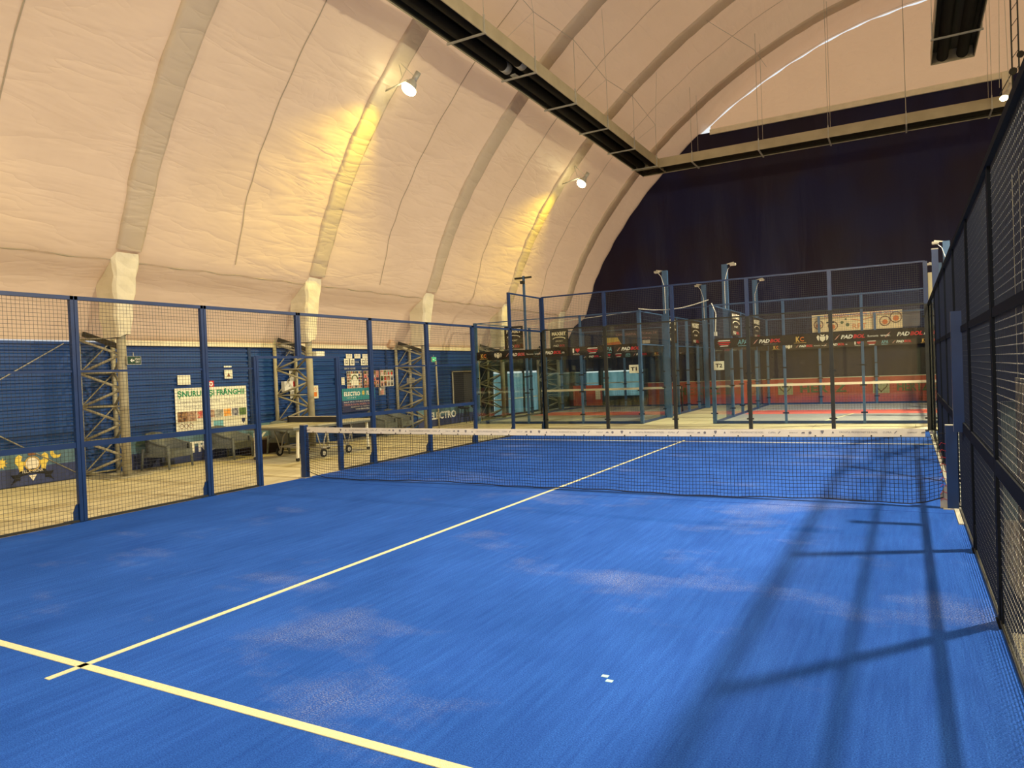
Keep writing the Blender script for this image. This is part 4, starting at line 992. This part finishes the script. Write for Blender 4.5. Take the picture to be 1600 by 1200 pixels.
# light masts of the small courts
def mast(x, y, dirx, label):
    t = empty('court_light_mast', (x, y, 0)); MB().box(-.09, .09, -.07, .07, 0, 5.08).build('pole', pale_blue_paint, t)
    a = MB().bar((0, 0, 5.06), (dirx*.30, 0, 5.12), .035).build('arm', galv, t)
    h = MB(); h.box(min(dirx*.18, dirx*.36), max(dirx*.18, dirx*.36), -.09, .09, 5.03, 5.09); h.build('lamp_head', galv, a); MB().box(min(dirx*.19, dirx*.35), max(dirx*.19, dirx*.35), -.08, .08, 5.02, 5.03).build('lamp_glass', white_card, a)
    MB().wire([(dirx*.25, -.05, 5.04), (dirx*.12, -.08, 4.9), (0, -.08, 4.5), (.0, -.08, 3.6)], .014).build('cable', white, t)
    tag(t, label, 'light mast', 'light masts of the small courts')
mast(-2.60, 14.85, -1, 'blue light mast on the passage side of cage T1, nearer one'); mast(-2.60, 20.3, -1, 'blue light mast on the passage side of cage T1, farther one')
mast(-.57, 14.85, 1, 'blue light mast on the passage side of cage T2, nearer one, tallest in view'); mast(-.57, 20.3, 1, 'blue light mast on the passage side of cage T2, farther one')
mast(5.74, 14.85, -1, 'light mast at the right of cage T2 behind the fence, upper lamp'); mast(5.74, 20.3, -1, 'light mast at the right of cage T2 behind the fence, lower lamp')
# cables draped between the cages
o = MB(); pts = [(-2.72+2.2*i/12, YC0-.0, 3.62-.30*math.sin(PI*i/12)*.5+.10*i/12) for i in range(13)]; o.wire(pts, .03)
o.wire([(-.42, YC0-.09, 3.60), (-.30, YC0-.09, 3.3), (-.33, YC0-.09, 2.75)], .03); o.box(-.37, -.29, YC0-.12, YC0-.06, 2.62, 2.74); o = o.build('draped_cable', white); tag(o, 'white cable draped across the passage with a hanging socket', 'cable')
o = MB().wire([(-2.7, 12.3, 3.56), (-5.0, 13.0, 3.50), (-8.7, 14.8, 3.45)], .02).build('draped_cable', white); tag(o, 'white cable draped across the top of cage T1', 'cable')
# vertical black banners
def vbanner(o_, R, w, z0, z1, label):
    o_ = Vector(o_); R = Vector(R); N = R.cross(Z_); mb = MB(); mb.bar(o_+Z_*z0-R*0, o_+Z_*z1, w, .012, up=tuple(N)); o = mb.build('vertical_banner', belt_black); h = z1-z0
    c = o_+N*.007
    lettering('banner_text', 'MAXBET', c+Z_*(z0+h*.80), R, Z_, w*.78, h*.20, cream, o, bold=True)
    a = MB(); a.wire([c+N*.004+R*(w*.34*math.cos(t))+Z_*(z0+h*.50+h*.10*math.sin(t)) for t in [PI*i/10 for i in range(11)]], .03); a.build('arc', cream, o)
    lettering('banner_text', 'SPORT', c+Z_*(z0+h*.38), R, Z_, w*.40, h*.07, cream, o); lettering('banner_text', 'PAD', c-R*w*.17+Z_*(z0+h*.13), R, Z_, w*.30, h*.12, cream, o, shear=.2); lettering('banner_text', 'BOL', c+R*w*.17+Z_*(z0+h*.13), R, Z_, w*.30, h*.12, red, o, shear=.2)
    tag(o, label, 'banner', 'black vertical banners')
vbanner((-7.18, 12.16, 0), X_, .72, 2.57, 3.36, 'black vertical banner with white letters on the front of cage T1')
vbanner((-7.25, 16.0, 0), X_, .78, 2.66, 3.36, 'black vertical banner with white letters deeper inside cage T1')
vbanner((-2.64, 15.6, 0), (0, 1, 0), 1.2, 2.60, 3.52, 'black vertical banner on the passage side of cage T1, nearer one'); vbanner((-2.64, 18.9, 0), (0, 1, 0), 1.3, 2.60, 3.52, 'black vertical banner on the passage side of cage T1, farther one')
vbanner((-.38, 15.4, 0), (0, 1, 0), 1.5, 2.70, 3.52, 'black vertical banner on the left side of cage T2, nearer one'); vbanner((-.38, 19.3, 0), (0, 1, 0), 1.5, 2.70, 3.50, 'black vertical banner on the left side of cage T2, farther one')
# banners on the gable
GY = 22.12
o = MB().box(1.30, 4.55, GY, GY+.02, 2.92, 3.62).build('tour_banner', varied('yellow cream banner', (.92, .76, .45), (.95, .80, .50), 1.5)); tag(o, 'cream tour banner with red lettering and round logos on the far wall', 'banner')
lettering('heading', 'ROMANIAN PADBOL TOUR 2021', (3.0, GY, 3.54), X_, Z_, 2.45, .13, red, o); lettering('heading', 'RPT', (3.05, GY, 3.08), X_, Z_, .50, .20, orange, o)
g = MB()
for cx, cz, r_ in ((1.55, 3.22, .17), (2.08, 3.15, .17), (3.95, 3.22, .18), (4.33, 3.34, .20)):
    g.tube([(cx+r_*math.cos(t), GY-.006, cz+r_*math.sin(t)) for t in [2*PI*i/18 for i in range(19)]], .018, 6, 0, cap=False); g.disc((cx, GY-.003, cz-.04), Y_, r_*.55, .006, 12, 1)
for cx, cz, r_ in ((2.42, 3.26, .06), (2.62, 3.16, .07), (2.56, 3.38, .04)): g.disc((cx, GY-.003, cz), Y_, r_, .006, 12, 2)
g.wire([(2.75, GY-.008, 3.36), (3.1, GY-.008, 3.30), (3.5, GY-.008, 3.40), (3.66, GY-.008, 3.40), (3.64, GY-.008, 3.30)], .025, 1)
g.build('logo', [brown, orange, green_print], o)
o = MB().box(4.56, 5.15, GY+.02, GY+.03, 2.95, 3.52).build('grey_panel', varied('grey cloth', (.15, .14, .15), (.12, .11, .13), 3)); tag(o, 'plain grey panel right of the cream tour banner', 'banner')
o = MB().box(-7.85, -5.15, GY, GY+.02, 2.80, 3.46).build('championship_banner', varied('dark grey banner', (.055, .05, .05), (.07, .06, .055), 2)); tag(o, 'dark banner with a pale photo block and lettering on the far wall', 'banner')
MB().poly([(0, 0), (.95, 0), (.75, .36), (.2, .36)], (-7.85, GY, 2.86), X_, Z_, .004).build('photo_block', yellow, o); MB().poly([(0, 0), (.9, 0), (.8, .16), (.1, .12)], (-7.83, GY-.004, 2.86), X_, Z_, .004).build('photo_block', orange, o)
lettering('heading', 'CAMPIONATUL NAȚIONAL DE', (-6.2, GY, 3.32), X_, Z_, 1.95, .14, pink, o); lettering('heading', 'PADBOL', (-5.75, GY, 3.12), X_, Z_, .5, .09, pink, o); MB().box(-5.9, -5.55, GY-.004, GY, 2.86, 3.02).build('photo_block', cream, o)
# red boards along the far wall
def red_boards(x0, x1, label, squares, texts):
    o = MB().box(x0, x1, 22.06, 22.10, 0.06, 1.05).build('red_board', red_board); tag(o, label, 'banner'); MB().box(x0, x1, 22.05, 22.11, 1.05, 1.075).build('top_rail', cream, o)
    for cx in squares:
        s_ = MB().box(cx-.29, cx+.29, 22.05, 22.06, .40, .90).build('logo_square', varied('dull cream print', (.42, .38, .22), (.48, .43, .25), 3), o)
        MB().tube([(cx+a, 22.045, .68+b) for a, b in heart(.22)]+[(cx, 22.045, .68+.22*.062*5)], .022, 6).build('heart', brown, s_)
    for cx, w_ in texts: lettering('letters', 'HERTZ', (cx, 22.06, .64), X_, Z_, w_, .34, green_print, o, bold=True)
    return o
red_boards(-5.7, -.8, 'red board behind the passage and the right half of cage T1', [], [(-3.4, 1.9)])
red_boards(-.7, 5.5, 'long red board with dark letters and heart squares behind cage T2', (-.05+.25, 3.75), ((1.65, 1.75), (4.85, 1.1)))
o = MB().box(-9.4, -7.95, 22.0, 22.12, .06, 1.02).build('red_board', red_board); tag(o, 'short red board at the far left behind cage T1', 'banner')
s_ = MB().box(-8.25, -8.0, 21.98, 22.0, .35, .85).build('logo_square', cream, o)

# ------------------------------------------------------------------ things right of the court
cl = varied('beige ribbed sheet', (.50, .44, .28), (.42, .36, .22), 2, .6)
a = Vector((5.62, -.60, 0)); b = Vector((5.76, -3.6, 0)); d = b-a; nrm = Vector((d.y, -d.x, 0)).normalized()
mb = MB(); mb.grid(lambda i, j: tuple(a+d*(i/60)+nrm*(.012*math.sin(i*1.6))+Z_*(.02+1.43*j/4)), 60, 4); mb.grid(lambda i, j: tuple(a+d*(i/60)-nrm*.03+Z_*(.02+1.43*j/4)), 60, 4)
o = mb.build('ribbed_sheet', cl); tag(o, 'beige upright ribbed sheet standing behind the right mesh fence', 'panel')
fr = MB(); fr.bar(a+Z_*0, a+Z_*1.5, .03); fr.bar(b, b+Z_*1.5, .03); fr.bar(a+Z_*1.48, b+Z_*1.48, .03); fr.build('frame', steel_paint, o)
o = MB(); o.wire([a+Vector((.02, .1, 3.6)), a+Vector((.02, .05, 1.5))], .012); o.wire([a+Vector((.06, -.1, 3.6)), a+Vector((.06, -.12, 1.5))], .010); o = o.build('hanging_cord', steel_paint); tag(o, 'pale cords hanging behind the right mesh fence', 'cord')
o = MB().box(5.28, 5.60, -3.45, -.60, -.004, .02).build('floor_mat', cl); tag(o, 'beige mat lying on the dark floor between the right fence and the ribbed sheet', 'mat')
